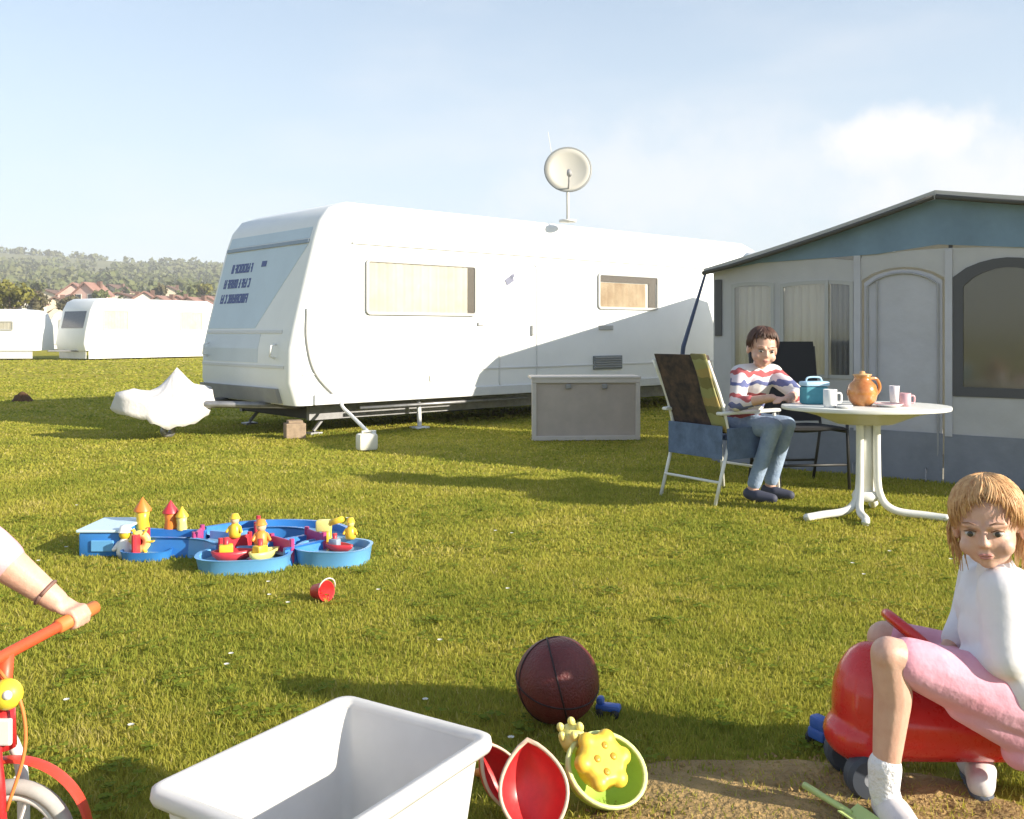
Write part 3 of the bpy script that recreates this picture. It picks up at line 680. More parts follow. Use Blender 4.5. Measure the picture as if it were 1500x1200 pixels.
def roofz(u): return ZL + (ZP - ZL) * u / UP if u < UP else ZP + (ZR - ZP) * (u - UP) / (UW - UP)
def rr_arch(x0, x1, z0, z1, arch):
    o = [(x0, z0), (x1, z0)]
    for k in range(9):
        f = k / 8; x = x1 + (x0 - x1) * f; o.append((x, z1 - arch + arch * math.sin(math.pi * f) ** .7 if 0 < f < 1 else z1 - arch))
    return o
zs = .40; zsill = .64
wins = []
def WN(px0, px1, pyt, arch, zb):
    u0, u1 = tu(px0), tu(px1); return (u0, u1, zb, tz(pyt, (u0 + u1) / 2), arch)
WA = WN(1072, 1134, 413, .02, .80); WB = WN(1143, 1250, 411, .02, .80); WD = WN(1262, 1384, 391, .10, .06); WC = WN(1396, 1560, 377, .14, tz(582, tu(1440)))
u4 = WC[1] + .2; WE = (u4, UW - .35, WC[2], WC[3] - .08, .10)
holes = [rr_arch(*w_) for w_ in (WA, WB, WD, WC, WE)]
gl = [(tu(1062), tz(388, tu(1062)))] ; 
blo = lambda u: 1.815 + .05 * min(1, u / UP) + (.04 if abs(u - UP) < .01 else 0) - (max(0, u - UP) * .03)
us = [0.02, .5, 1.0, 1.5, UP, 2.6, 3.4, 4.2, UW - .02]
wall_top = [(u, min(blo(u), roofz(u) - .015)) for u in us]
zb_ = .36
fill_poly([(0, zb_), (UW, zb_)] + [(UW, roofz(UW) - .02)] + wall_top[::-1] + [(0, roofz(0) - .02)], [h for h in holes if h is not holes[2]] + [], .012, 'front_wall', CANV, aw) if False else None
door_cut = [(max(p[0], 0), max(p[1], zb_)) for p in holes[2]]
# upper wall split either side of the door so that the door opening reaches the skirt
ua, ub = WD[0], WD[1]
left_out = [(0.0, zb_), (ua, zb_), (ua, WD[3] - WD[4]), (ua, WD[3] + .06)] + [(u, min(blo(u), roofz(u) - .015)) for u in (1.0, .5, .06)] + [(0.0, ZL - .02)]
fill_poly(left_out, holes[0:2], .012, 'wall_panel', CANV, aw)
mid_out = [(ua, WD[3] + .06)] + [(x, z) for (x, z) in holes[2][2:][::-1]] + [(ub, WD[3] + .06), (ub, blo(ub)), ((ua + ub) / 2, blo((ua + ub) / 2)), (ua, min(blo(ua), roofz(ua) - .015))]
mid_out = [(ua, WD[3] - WD[4])] + holes[2][2:][::-1][1:-1] + [(ub, WD[3] - WD[4]), (ub, blo(ub)), ((ua + ub) / 2, blo((ua + ub) / 2)), (ua, min(blo(ua), roofz(ua) - .015))]
fill_poly(mid_out, [], .012, 'wall_panel', CANV, aw)
right_out = [(ub, zb_), (UW, zb_), (UW, ZR - .02), (4.6, min(blo(4.6), roofz(4.6) - .015)), (3.4, blo(3.4)), (2.6, blo(2.6)), (ub, blo(ub))]
fill_poly(right_out, [holes[3], holes[4]], .012, 'wall_panel', CANV, aw)
# gable
gb = [(0.12, roofz(.12) - .02)] + [(u, blo(u) - .01) for u in (.45, 1.0, 1.5, UP, 2.6, 3.4, 4.2)] + [(4.7, roofz(4.7) - .02)] + [(UP, ZP - .02)]
fill_poly(gb, [], .008, 'gable', BLUEC, aw, y=-.012)
# skirt
for (a_, b_) in ((0.0, ua), (ua + .01, ub - .01), (ub, UW)):
    n = max(2, int((b_ - a_) * 10)); V = []
    for i in range(n + 1):
        u = a_ + (b_ - a_) * i / n; yy = -.015 - .02 * math.sin(u * 9) - .012 * math.sin(u * 23)
        V += [(u, yy - .02, 0.0), (u, yy * .4 - .004, zb_ + .03)]
    MB().add(V, [(2 * i, 2 * i + 2, 2 * i + 3, 2 * i + 1) for i in range(n)]).build('skirt', SKIRT, aw, True)
# windows
def aw_window(wn_, pane_m, frame_w, fm_, name='window', cols=()):
    o = rr_arch(*wn_); x0, x1, z0, z1, ar = wn_
    inn = rr_arch(x0 + frame_w, x1 - frame_w, z0 + frame_w, z1 - frame_w, ar)
    fr2 = fill_poly(o, [inn], .02, name, fm_, aw, y=-.008)
    fill_poly(rr_arch(x0 + frame_w * .5, x1 - frame_w * .5, z0 + frame_w * .5, z1 - frame_w * .5, ar), [], .003, 'pane', pane_m, fr2, y=.004)
    return fr2
fa = aw_window(WA, VINYL, .03, SEAL); fb = aw_window(WB, VINYL, .03, SEAL)
DG = mat('charcoal_frame', (.085, .085, .09), .7); NET = mat('net_curtain', (.78, .74, .66), .95, col2=(.84, .82, .78), scale=2, trans=.5)
fc = aw_window(WC, SMOKE, .075, DG); fe = aw_window(WE, SMOKE, .075, DG)
curtain(WA[0] + .05, WA[1] - .03, WA[2] + .03, WA[3] - .04, .03, 5, .03, 'curtain', NET, fa)
curtain(WB[0] + .02, WB[1] - .22, WB[2] + .03, WB[3] - .04, .03, 6, .03, 'curtain', NET, fb)
curtain(WB[1] - .21, WB[1] - .02, WB[2] + .03, WB[3] - .03, .035, 4, .03, 'curtain', mat('charcoal_curtain', (.14, .14, .145), .9), fb)
MB().box((WB[1] - .225, -.012, (WB[2] + WB[3]) / 2), (.03, .012, WB[3] - WB[2])).build('mullion', SEAL, fb)
# arched door: closed canvas flap with zip
dfl = fill_poly(rr_arch(WD[0] + .02, WD[1] - .02, .10, WD[3] - .02, WD[4]), [], .008, 'door_flap', CANVL, aw, y=.006)
zp = [(p[0], -.004, p[1]) for p in rr_arch(WD[0] + .05, WD[1] - .05, .12, WD[3] - .05, WD[4])]
zp = zp[1:] + [zp[0]]
MB().tube(zp, .009, 6).build('zip', GREY, dfl)
MB().box((WD[0] + .13, -.01, 1.02), (.012, .012, 1.2)).build('zip', GREY, dfl)
for u in (0.03, WA[1] + (WB[0] - WA[1]) / 2, (WB[1] + WD[0]) / 2, (WD[1] + WC[0]) / 2, WC[1] + .1):
    MB().tube([(u, .05, 0), (u, .05, roofz(u) - .03)], .016, 8).build('pole', CHASSIS, aw, True)
for u in ((WB[1] + WD[0]) / 2, (WD[1] + WC[0]) / 2):
    MB().box((u, -.006, (zb_ + blo(u)) / 2), (.055, .014, blo(u) - zb_ - .02)).build('seam_strip', CANVL, aw)
# left corner with dark ventilation strip
MB().box((.055, -.008, 1.42), (.07, .014, .52), bev=.004).build('vent_strip', DG, aw)
for k in range(9):
    u = .15 + k * .58; MB().tube([(u, -.05, .10), (u + .01, -.075, -.05)], .006, 6).tube([(u, -.05, .10), (u, -.02, .105)], .006, 6).build('peg', CHASSIS, aw, True)
# roof, edging
def roof_sheet(ua_, ub_, name):
    n = 10; V = []; f0 = -.10; 
    for i in range(n + 1):
        u = ua_ + (ub_ - ua_) * i / n
        sg = -.018 * math.sin(math.pi * i / n)
        for (yy, dz) in ((f0, 0), (f0, .035), (D, .035), (D, 0)): V.append((u, yy, roofz(min(max(u, 0), UW)) + dz + sg + (u * .25 if u < 0 else 0)))
    fs = [(0, 1, 2, 3), (4 * n + 3, 4 * n + 2, 4 * n + 1, 4 * n)]
    for i in range(n):
        for k in range(4): fs.append((4 * i + k, 4 * i + 4 + k, 4 * i + 4 + (k + 1) % 4, 4 * i + (k + 1) % 4))
    return MB().add(V, fs).build(name, ROOFC, aw)
roof_sheet(-.05, UP, 'roof'); roof_sheet(UP + .002, UW + .08, 'roof')
for (ua_, ub_) in ((-.05, UP - .01), (UP + .01, UW + .05)):
    ptl = [(ua_ + (ub_ - ua_) * i / 8, -.115, roofz(min(max(ua_ + (ub_ - ua_) * i / 8, 0), UW)) - .018 - .018 * math.sin(math.pi * i / 8)) for i in range(9)]
    MB().tube(ptl, .020, 6).build('edge_piping', PIPING, aw, True)
# side and back walls, groundsheet
fillm = MB()
MB().box((.006, D / 2 + .01, (ZL - .02) / 2), (.01, D - .03, ZL - .04)).build('side_wall', CANV, aw); 
rw = MB()
for (y0_, y1_, z0_, z1_) in ((.025, D - .005, .02, .45), (.025, D - .005, 1.62, ZR - .05), (.025, .22, .4501, 1.6199), (D - .2, D - .005, .4501, 1.6199)): rw.box((UW - .006, (y0_ + y1_) / 2, (z0_ + z1_) / 2), (.01, y1_ - y0_, z1_ - z0_))
rw = rw.build('side_wall', CANV, aw); MB().box((UW - .006, (.22 + D - .2) / 2, 1.035), (.004, D - .43, 1.16)).build('pane', VINYL, rw)  # unseen side window added to let sun brighten the interior
BACKC = mat('pale_back_canvas', (.66, .65, .60), .9, var=.05, scale=3, trans=.4)
bw = fill_poly([(0.02, 0), (UW - .02, 0), (UW - .02, ZR - .05), (UP, ZP - .05), (.02, ZL - .05)], [], .01, 'back_wall', BACKC, aw, y=D - .02)
MB().box((UW / 2, D / 2, .012), (UW - .06, D - .08, .012)).build('groundsheet', mat('pale_groundsheet', (.52, .50, .45), .8, var=.1, scale=6), aw)
# dark blue strap between awning and caravan side
sA = at(1033, 404, 13.2); sB = at(1000, 506, 12.4)
st = MB().tube([at(1033, 402, 9.05), at(1001, 508, 9.25), gnd(985, 655) + Vector((0, 0, .02))], [.012, .022, .012], 6).build('guy_strap', mat('navy_webbing', (.07, .10, .20), .8), None); tag(st, 'dark blue guy strap running down from the awning corner', 'strap')

# ================================================================== GARDEN TABLE AND CHAIRS
tb = thing('garden_table', 'white oval garden table on a curved pedestal in front of the awning', 'table', (2.31, 6.25, 0), 0)
TBW = mat('table_white', (.74, .74, .70), .35, var=.05, scale=5)
def oval(rx, ry, n=44): return [(rx * math.cos(2 * math.pi * i / n), ry * math.sin(2 * math.pi * i / n)) for i in range(n)]
m = MB(); V = []; n = 44
for (sc_, z) in ((.93, .690), (1.0, .694), (1.008, .705), (1.0, .718), (.97, .720)): V += [(x * sc_, y * sc_, z) for (x, y) in oval(.535, .42, n)]
fs = [tuple(range(n))[::-1], tuple(4 * n + i for i in range(n))]
for j in range(4): fs += [(j * n + i, j * n + (i + 1) % n, (j + 1) * n + (i + 1) % n, (j + 1) * n + i) for i in range(n)]
m.add(V, fs).build('table_top', TBW, tb, 'auto')
m = MB(); V = []
for (sc_, z) in ((.34, .60), (.60, .655), (.86, .6895)): V += [(x * sc_, y * sc_, z) for (x, y) in oval(.535, .42, n)]
m.add(V, [tuple(range(n))[::-1], tuple(2 * n + i for i in range(n))] + [(j * n + i, j * n + (i + 1) % n, (j + 1) * n + (i + 1) % n, (j + 1) * n + i) for j in range(2) for i in range(n)]).build('apron', mat('table_under', (.60, .58, .50), .5), tb, 'auto')
for (a_, s) in ((205, .50), (250, .40), (332, .50), (60, .36)):
    ca, sa = math.cos(R(a_)), math.sin(R(a_)); p0 = Vector((.055 * (1 if ca > 0 else -1), .055 * (1 if sa > 0 else -1), 0))
    path = catmull([p0 + Vector((0, 0, .64)), p0 + Vector((ca * .0, sa * .0, .40)), p0 + Vector((ca * .015, sa * .015, .16)), p0 + Vector((ca * .10, sa * .10, .055)), Vector((ca * s * .75, sa * s * .75, .032)), Vector((ca * s, sa * s, .024))], 6)
    MB().tube(path, .025, 10).build('leg', TBW, tb, True)
MB().tube([(0, 0, .15), (0, 0, .64)], .05, 14).build('column', TBW, tb, True)
MB().lathe([(.001, .10), (.075, .10), (.085, .13), (.07, .16), (.001, .16)], (0, 0, 0), 18).build('collar', TBW, tb, True)

def on_table(px, d): return Vector(((px - CX) / F * d, d, .7205))
# things on the table
p = on_table(1263, 6.2); jug = thing('jug', 'round glazed orange-brown jug on the garden table', 'jug', p, .3)
MB().lathe([(.001, 0), (.055, 0), (.085, .035), (.098, .085), (.085, .135), (.055, .165), (.05, .185), (.058, .20), (.052, .20), (.044, .182), (.05, .16), (.001, .15)], (0, 0, 0), 28).build('body', mat('amber_glaze', (.42, .13, .03), .12, col2=(.62, .30, .09), scale=9, coat=.6), jug, True)
MB().tube(catmull([(.05, 0, .175), (.11, 0, .17), (.135, 0, .11), (.09, 0, .05)], 5), .011, 8).build('handle', mat('amber_glaze', (0, 0, 0)), jug, True)
MB().lathe([(.001, .225), (.016, .222), (.02, .208), (.06, .203), (.06, .197), (.001, .197)], (0, 0, 0), 20).build('lid', mat('amber_lid', (.68, .40, .18), .2), jug, True)
p = on_table(1192, 6.35); bag = thing('cool_bag', 'small teal and pale blue cool bag on the garden table', 'bag', p, .2); bag.scale = (.82, .82, .78)
MB().box((0, 0, .075), (.20, .13, .15), bev=.02).build('body', mat('teal_fabric', (.07, .27, .34), .8, var=.1), bag, 'auto'); MB().box((.004, 0, .172), (.21, .14, .04), bev=.015).build('lid', mat('pale_blue_fabric', (.42, .62, .78), .8), bag, 'auto')
MB().tube(catmull([(-.07, 0, .19), (-.05, 0, .225), (.05, 0, .225), (.07, 0, .19)], 4), .008, 7).build('handle', mat('pale_blue_fabric', (0, 0, 0)), bag, True)
def mug(px, d, m_, label, r=.036, h=.09):
    g = thing('mug', label, 'mug', on_table(px, d), 0)
    MB().lathe([(.001, 0), (r * .85, 0), (r, h * .2), (r, h), (r * .9, h), (r * .88, h * .15), (.001, h * .12)], (0, 0, 0), 20).build('cup', m_, g, True)
    MB().tube(catmull([(r * .95, 0, h * .8), (r * 1.65, 0, h * .75), (r * 1.65, 0, h * .3), (r * .95, 0, h * .25)], 4), .006, 6).build('handle', m_, g, True)
mug(1216, 6.05, WHITE, 'plain white mug between the cool bag and the jug', .042, .115)
mug(1326, 6.15, mat('pink_ceramic', (.70, .42, .45), .3), 'pale pink mug on the clear end of the garden table', .035, .085)
p = on_table(1302, 6.1); pl_ = thing('plate', 'white plate with a pink rim beside the jug', 'plate', p, 0)
MB().lathe([(.001, .004), (.06, .004), (.085, .016), (.085, .021), (.058, .010), (.001, .010)], (0, 0, 0), 26).build('dish', WHITE, pl_, True); MB().lathe([(.080, .017), (.087, .019), (.087, .023), (.080, .021)], (0, 0, 0), 26, None, True).build('rim', mat('pink_ceramic', (0, 0, 0)), pl_, True)
p = on_table(1310, 6.36); gl_ = thing('beaker', 'tall white beaker behind the plate on the garden table', 'beaker', p, 0)
MB().lathe([(.001, 0), (.026, 0), (.033, .12), (.031, .12), (.024, .008), (.001, .008)], (0, 0, 0), 20).build('tumbler', mat('milky_plastic', (.72, .68, .70), .4), gl_, True)
p = on_table(1236, 6.0); tr_ = thing('saucer', 'small white saucer in front of the jug', 'saucer', p, 0); MB().lathe([(.001, .003), (.035, .003), (.055, .013), (.055, .017), (.03, .008), (.001, .008)], (0, 0, 0), 24).build('dish', WHITE, tr_, True)

def garden_chair(name, label, loc, rz, frame_m, seat_m, back_m, bh=1.06, arms=True, recl=.20):
    t = thing(name, label, 'chair', loc, rz)
    Wd, Dp, sh, ah = .54, .52, .43, .635; tr = .0125
    for s in (-1, 1):
        y = s * Wd / 2
        MB().tube([(Dp / 2 + .03, y, 0), (Dp / 2 - .02, y, ah - .02)], tr, 8).build('leg', frame_m, t, True)
        MB().tube([(-Dp / 2 - .10, y, 0), (-Dp / 2 + .04, y, sh + .02)], tr, 8).build('leg', frame_m, t, True)
        MB().tube(catmull([(-Dp / 2 + .05, y, sh - .02), (-Dp / 2 - .03, y, .70), (-Dp / 2 - recl, y, bh)], 4), tr, 8).build('back_post', frame_m, t, True)
        if arms: MB().box((-.02, y, ah), (Dp + .10, .05, .025), bev=.01).build('armrest', frame_m, t)
        MB().tube([(-Dp / 2 + .03, y * .97, sh), (Dp / 2, y * .97, sh + .02)], tr, 8).build('seat_rail', frame_m, t, True)
        # side sling under the arm
    MB().tube([(-Dp / 2 - .06, -Wd / 2, .16), (-Dp / 2 - .06, Wd / 2, .16)], .010, 6).build('stretcher', frame_m, t, True)
    MB().tube([(Dp / 2 + .01, -Wd / 2, .20), (Dp / 2 + .01, Wd / 2, .20)], .010, 6).build('stretcher', frame_m, t, True)
    # sagging seat cushion
    V = []; nx_, ny_ = 8, 8
    for top in (1, 0):
        for i in range(nx_ + 1):
            for j in range(ny_ + 1):
                f, g = i / nx_, j / ny_; x = -Dp / 2 + .02 + (Dp + .02) * f; y = -Wd / 2 + .015 + (Wd - .03) * g
                z = sh + .015 + .02 * f - .035 * math.sin(math.pi * f) * math.sin(math.pi * g) + (.05 if top else 0) * (1 - .6 * (abs(2 * f - 1) ** 4)) * (1 - .6 * abs(2 * g - 1) ** 4)
                V.append((x, y, z))
    q = (nx_ + 1) * (ny_ + 1); fs = []
    for k in (0, q): fs += [(k + i * (ny_ + 1) + j, k + (i + 1) * (ny_ + 1) + j, k + (i + 1) * (ny_ + 1) + j + 1, k + i * (ny_ + 1) + j + 1) for i in range(nx_) for j in range(ny_)]
    rim = [i * (ny_ + 1) for i in range(nx_ + 1)] + [nx_ * (ny_ + 1) + j for j in range(1, ny_ + 1)] + [i * (ny_ + 1) + ny_ for i in range(nx_ - 1, -1, -1)] + [j for j in range(ny_ - 1, 0, -1)]
    fs += [(rim[i], rim[(i + 1) % len(rim)], rim[(i + 1) % len(rim)] + q, rim[i] + q) for i in range(len(rim))]
    MB().add(V, fs).build('seat', seat_m, t, 'auto')
    # padded back
    V = []; n = 10
    for side in (0, 1):
        for i in range(n + 1):
            f = i / n; z = sh + .06 + (bh - sh - .02) * f; x = -Dp / 2 + .055 - (recl + .05) * f ** 1.1
            for j in range(7):
                g = j / 6; bul = (.022 + .012 * math.sin(math.pi * f)) * (1 - .5 * abs(2 * g - 1) ** 3) * (1 if side else -1)
                V.append((x + bul, -Wd / 2 + .01 + (Wd - .02) * g, z))
    q = 7 * (n + 1); fs = []
    for k in (0, q): fs += [(k + i * 7 + j, k + (i + 1) * 7 + j, k + (i + 1) * 7 + j + 1, k + i * 7 + j + 1) for i in range(n) for j in range(6)]
    rim = [i * 7 for i in range(n + 1)] + [n * 7 + j for j in range(1, 7)] + [i * 7 + 6 for i in range(n - 1, -1, -1)] + [j for j in range(5, 0, -1)]
    fs += [(rim[i], rim[(i + 1) % len(rim)], rim[(i + 1) % len(rim)] + q, rim[i] + q) for i in range(len(rim))]
    MB().add(V, fs).build('backrest', back_m, t, 'auto')
    return t
FLORAL = mat('dark_floral_cushion', (.014, .014, .022), .9, col2=(.11, .07, .055), scale=12)
BLUES = mat('slate_blue_cushion', (.11, .16, .26), .9, var=.25, scale=10, bump=.2, bscale=30)
ch1 = garden_chair('garden_chair', 'white-framed garden chair with blue seat and dark patterned back, boy sitting in it', (1.54, 6.98, 0), R(34), TBW, BLUES, FLORAL, 1.0, True, .17)
# side valance of the seat cushion seen from outside
MB().box((.0, -.278, .42), (.50, .012, .22), bev=.004).build('seat_valance', BLUES, ch1); MB().box((-.285, 0, .43), (.012, .53, .23), bev=.004).build('seat_valance', BLUES, ch1)
ch2 = garden_chair('garden_chair', 'black garden chair at the far side of the table behind the boy', (2.23, 7.42, 0), R(-84), mat('black_frame', (.03, .03, .03), .5), mat('black_fabric', (.018, .018, .02), .9), mat('black_fabric', (0, 0, 0)), 1.08, False, .10)
# yellow-green towel hung over the chair back
V = []; 
for i in range(9):
    f = i / 8
    for j in range(5):
        V.append((-.26 + .055 - .22 * f - .047 + .008 * math.sin(j * 2 + i), -.275 + .13 * j / 4, .50 + .545 * f))
tw = MB().add(V, [(i * 5 + j, (i + 1) * 5 + j, (i + 1) * 5 + j + 1, i * 5 + j + 1) for i in range(8) for j in range(4)])
tw_o = tw.build('towel', stripe_mat('yellow_green_towel', [(.30, .30, .13), (.20, .18, .07), (.36, .28, .11)], 5, 2, .95, .1), None, True)
sd = tw_o.modifiers.new('t', 'SOLIDIFY'); sd.thickness = .012; tw_o.location = (1.54, 6.98, 0); tw_o.rotation_euler = (0, 0, R(34)); tag(tw_o, 'yellow-green towel hung over the patterned chair back', 'towel')

# ================================================================== PEOPLE
SKIN = mat('skin', (.58, .33, .24), .5, col2=(.66, .42, .32), scale=22, sss=.12, bump=.08, bscale=160)
EYEW = mat('eye_white', (.50, .46, .43), .3); IRIS = mat('iris', (.05, .045, .04), .15); LIP = mat('lip', (.50, .22, .19), .5)
def head(mb, M_, s, kid=True):
    def e(c, r):
        q = M_ @ (Vector(c) * s); mb.ell(q, [x * s for x in r], M_.to_3x3(), 20, 14)
    def c_(p, q, r1, r2): mb.caps(M_ @ (Vector(p) * s), M_ @ (Vector(q) * s), r1 * s, r2 * s, 12)
    e((0, .012, .030), (.077, .091, .084))
    e((0, -.018, -.026), (.064, .066, .066))
    e((0, -.052, -.078), (.022, .022, .018))
    e((0, -.026, -.060), (.050, .048, .034))
    for k in (-1, 1):
        e((k * .036, -.050, -.040), (.028, .027, .026))
        e((k * .078, .016, -.012), (.010, .018, .028))
        c_((k * .014, -.077, .016), (k * .046, -.063, .017), .010, .008)
        e((k * .0065, -.0885, -.030), (.0065, .0065, .0055))
    c_((0, -.079, .006), (0, -.0915, -.027), .0062, .0085)
    e((0, -.076, -.056), (.020, .011, .012))
def face(root, M_, s, base, brow_m):
    def tr(v): return M_ @ (Vector(v) * s) - base
    R3 = M_.to_3x3()
    for k in (-1, 1):
        ey = MB().ell(tr((k * .031, -.0715, -.003)), [.0138 * s, .0105 * s, .0084 * s], R3, 14, 10).build('eye', EYEW, root, True)
        MB().ell(tr((k * .031, -.0800, -.0035)), [.0070 * s, .0032 * s, .0070 * s], R3, 12, 8).build('iris', IRIS, ey, True)
        MB().tube([tr((k * .0165, -.0800, .0020)), tr((k * .031, -.0832, .0078)), tr((k * .0455, -.0735, .0025))], [.0014 * s, .0022 * s, .0014 * s], 6).build('eyelid', brow_m, ey, True)
        MB().tube([tr((k * .016, -.0868, .0215)), tr((k * .032, -.0835, .0265)), tr((k * .049, -.0690, .0215))], [.0012 * s, .0020 * s, .0010 * s], 6).build('eyebrow', mat('brow_soft', (.30, .165, .10), .8), root, True)
    MB().tube(catmull([tr((-.017, -.0815, -.0565)), tr((-.007, -.0868, -.0538)), tr((0, -.0865, -.0548)), tr((.007, -.0868, -.0538)), tr((.017, -.0815, -.0565))], 3), [.0012 * s] + [.0032 * s] * 11 + [.0012 * s], 7).build('lip', LIP, root, True)
    MB().tube(catmull([tr((-.0145, -.0815, -.0585)), tr((0, -.0855, -.0620)), tr((.0145, -.0815, -.0585))], 4), [.0012 * s] + [.0038 * s] * 7 + [.0012 * s], 7).build('lip', LIP, root, True)
def hair(root, M_, s, base, m_, ends, n=520, seed=3, thick=.0034, vol=1.06):
    """cap plus many strands running from the crown; ends(az)->polar angle where the hair stops"""
    r_ = random.Random(seed); c = Vector((0, .014, .030)); rad = Vector((.081, .095, .089)) * vol
    def P(al, th, k=1.0): return M_ @ (Vector((c.x + rad.x * k * math.sin(th) * math.sin(al), c.y - rad.y * k * math.sin(th) * math.cos(al), c.z + rad.z * k * math.cos(th))) * s) - base
    g = MB(); nu, nv = 48, 14; V = []
    for j in range(nv + 1):
        for i in range(nu):
            al = 2 * math.pi * i / nu - math.pi; th = R(1) + (ends(al) - R(15)) * j / nv; V.append(P(al, th, .985 + .02 * math.sin(i * 1.9) * j / nv))
    for j in range(nv + 1):
        for i in range(nu):
            al = 2 * math.pi * i / nu - math.pi; th = R(1) + (ends(al) - R(15)) * j / nv; V.append(P(al, th, .93))
    q = nu * (nv + 1); fs = [tuple(range(nu))]
    for k in (0, q): fs += [(k + j * nu + i, k + j * nu + (i + 1) % nu, k + (j + 1) * nu + (i + 1) % nu, k + (j + 1) * nu + i) for j in range(nv) for i in range(nu)]
    fs += [(nv * nu + i, nv * nu + (i + 1) % nu, q + nv * nu + (i + 1) % nu, q + nv * nu + i) for i in range(nu)]
    g.add(V, fs)
    for _ in range(n):
        al = r_.uniform(-math.pi, math.pi); t1 = ends(al) + r_.uniform(-.24, .13); t0 = r_.uniform(.02, .5); k0 = r_.uniform(.985, 1.05); sw = r_.uniform(-.30, .34)
        pts = [P(al + sw * (i / 5) ** 2, t0 + (t1 - t0) * i / 5, k0 + .012 * math.sin(i)) for i in range(6)]
        rr_ = thick * s * r_.uniform(.6, 1.1); g.tube(pts, [rr_ * .5, rr_, rr_, rr_, rr_ * .8, rr_ * .25], 5)
    return g.build('hair', m_, root, True)
def grip_hand(mb, cen, bar, up, fwd, s, wrist):
    cen, bar, up, fwd = Vector(cen), Vector(bar).normalized(), Vector(up).normalized(), Vector(fwd).normalized()
    Rr = .023 * s
    def Q(o, a, r=Rr): return cen + bar * o + (fwd * math.cos(R(a)) + up * math.sin(R(a))) * r
    for i, o in enumerate((-.0255, -.0085, .0085, .0245)):
        o *= s; l = (0, 12, 6, -14)[i]
        mb.chain([Q(o, 112, Rr * 1.15), Q(o, 55, Rr * 1.15), Q(o, 0), Q(o, -62 - l), Q(o, -112 - l, Rr * .95)], [.0098 * s, .0088 * s, .0082 * s, .0076 * s, .0068 * s], 10)
    mb.chain([Q(-.030 * s, 150, Rr * 1.5), Q(-.040 * s, 205, Rr * 1.1), Q(-.036 * s, 262, Rr), Q(-.028 * s, 300, Rr)], [.0125 * s, .0098 * s, .0085 * s, .0072 * s], 10)
    k1, k2 = Q(-.024 * s, 112, Rr * 1.2), Q(.024 * s, 112, Rr * 1.2); w_ = Vector(wrist)
    mb.caps(k1, w_ + bar * -.012 * s, .012 * s, .018 * s); mb.caps(k2, w_ + bar * .012 * s, .011 * s, .017 * s); mb.caps((k1 + k2) / 2, w_, .0135 * s, .020 * s)
def open_hand(mb, wrist, d, nrm, s, side=1, curl=.35):
    """relaxed hand, fingers slightly curled; d = finger direction, nrm = back of the hand"""
    w_, d, nrm = Vector(wrist), Vector(d).normalized(), Vector(nrm).normalized(); nrm = (nrm - d * nrm.dot(d)).normalized(); lat = d.cross(nrm) * side
    for i, (o, ln) in enumerate(((-.026, .062), (-.009, .070), (.008, .066), (.024, .052))):
        k = w_ + d * .072 * s + lat * o * s; mb.caps(w_ + lat * o * .5 * s, k, .016 * s, .0115 * s)
        p = k; dd = d.copy(); pts = [k]
        for j in range(3):
            dd = (dd - nrm * curl * (1 + .3 * i / 3)).normalized(); p = p + dd * ln * s / 2.9; pts.append(p)
        mb.chain(pts, [.0095 * s, .0085 * s, .0078 * s, .0066 * s], 10)
    t0 = w_ + d * .022 * s - lat * .022 * s; t1 = t0 + (d * .028 - lat * .026 - nrm * .008) * s; t2 = t1 + (d * .03 - lat * .008 - nrm * .008) * s
    mb.chain([t0, t1, t2], [.013 * s, .010 * s, .0075 * s], 10)
def shifted(mb, base): mb.v = [tuple(Vector(v) - base) for v in mb.v]; return mb
def HM(pos, yaw, pitch=0, roll=0): return Matrix.Translation(pos) @ Matrix.Rotation(yaw, 4, 'Z') @ Matrix.Rotation(pitch, 4, 'X') @ Matrix.Rotation(roll, 4, 'Y')

# ---------------- girl on the red ride-on car
gb_ = Vector((1.25, 2.44, 0)); girl = thing('person', 'girl in white top and pink skirt sitting on the red ride-on car, looking back', 'person', gb_, 0)
HMg = HM(Vector((1.175, 2.36, .722)), R(-33), R(4), R(-5)); hs_ = .97
b = MB(); head(b, HMg, hs_)
V3 = Vector
neck0, neck1 = V3((1.225, 2.405, .585)), V3((1.20, 2.385, .675))
b.caps(neck0, neck1, .038, .034)
# torso core
hipC = V3((1.315, 2.44, .285)); chC = V3((1.245, 2.43, .50))
b.caps(hipC, chC, .085, .088); b.ell((1.235, 2.425, .555), (.065, .115, .05))
# legs: near (her left) and far
nh, nk, na_ = V3((1.30, 2.355, .275)), V3((.905, 2.295, .425)), V3((.905, 2.325, .085))
b.chain([nh, nk], [.075, .043]); b.ell(nk + V3((-.004, -.004, .0)), (.040, .040, .040)); b.chain([nk, nk.lerp(na_, .3) + V3((.016, .006, 0)), nk.lerp(na_, .7) + V3((.006, .002, 0)), na_], [.043, .045, .035, .027])
fh, fk, fa_ = V3((1.30, 2.525, .275)), V3((1.04, 2.66, .345)), V3((1.235, 2.565, .085))
b.chain([fh, fk], [.072, .050]); b.chain([fk, fk.lerp(fa_, .35), fa_], [.046, .046, .029])
# feet
b.chain([na_, V3((.918, 2.31, .045)), V3((.925, 2.24, .030))], [.028, .030, .024]); b.chain([fa_, V3((1.235, 2.54, .045)), V3((1.205, 2.47, .032))], [.029, .030, .024])
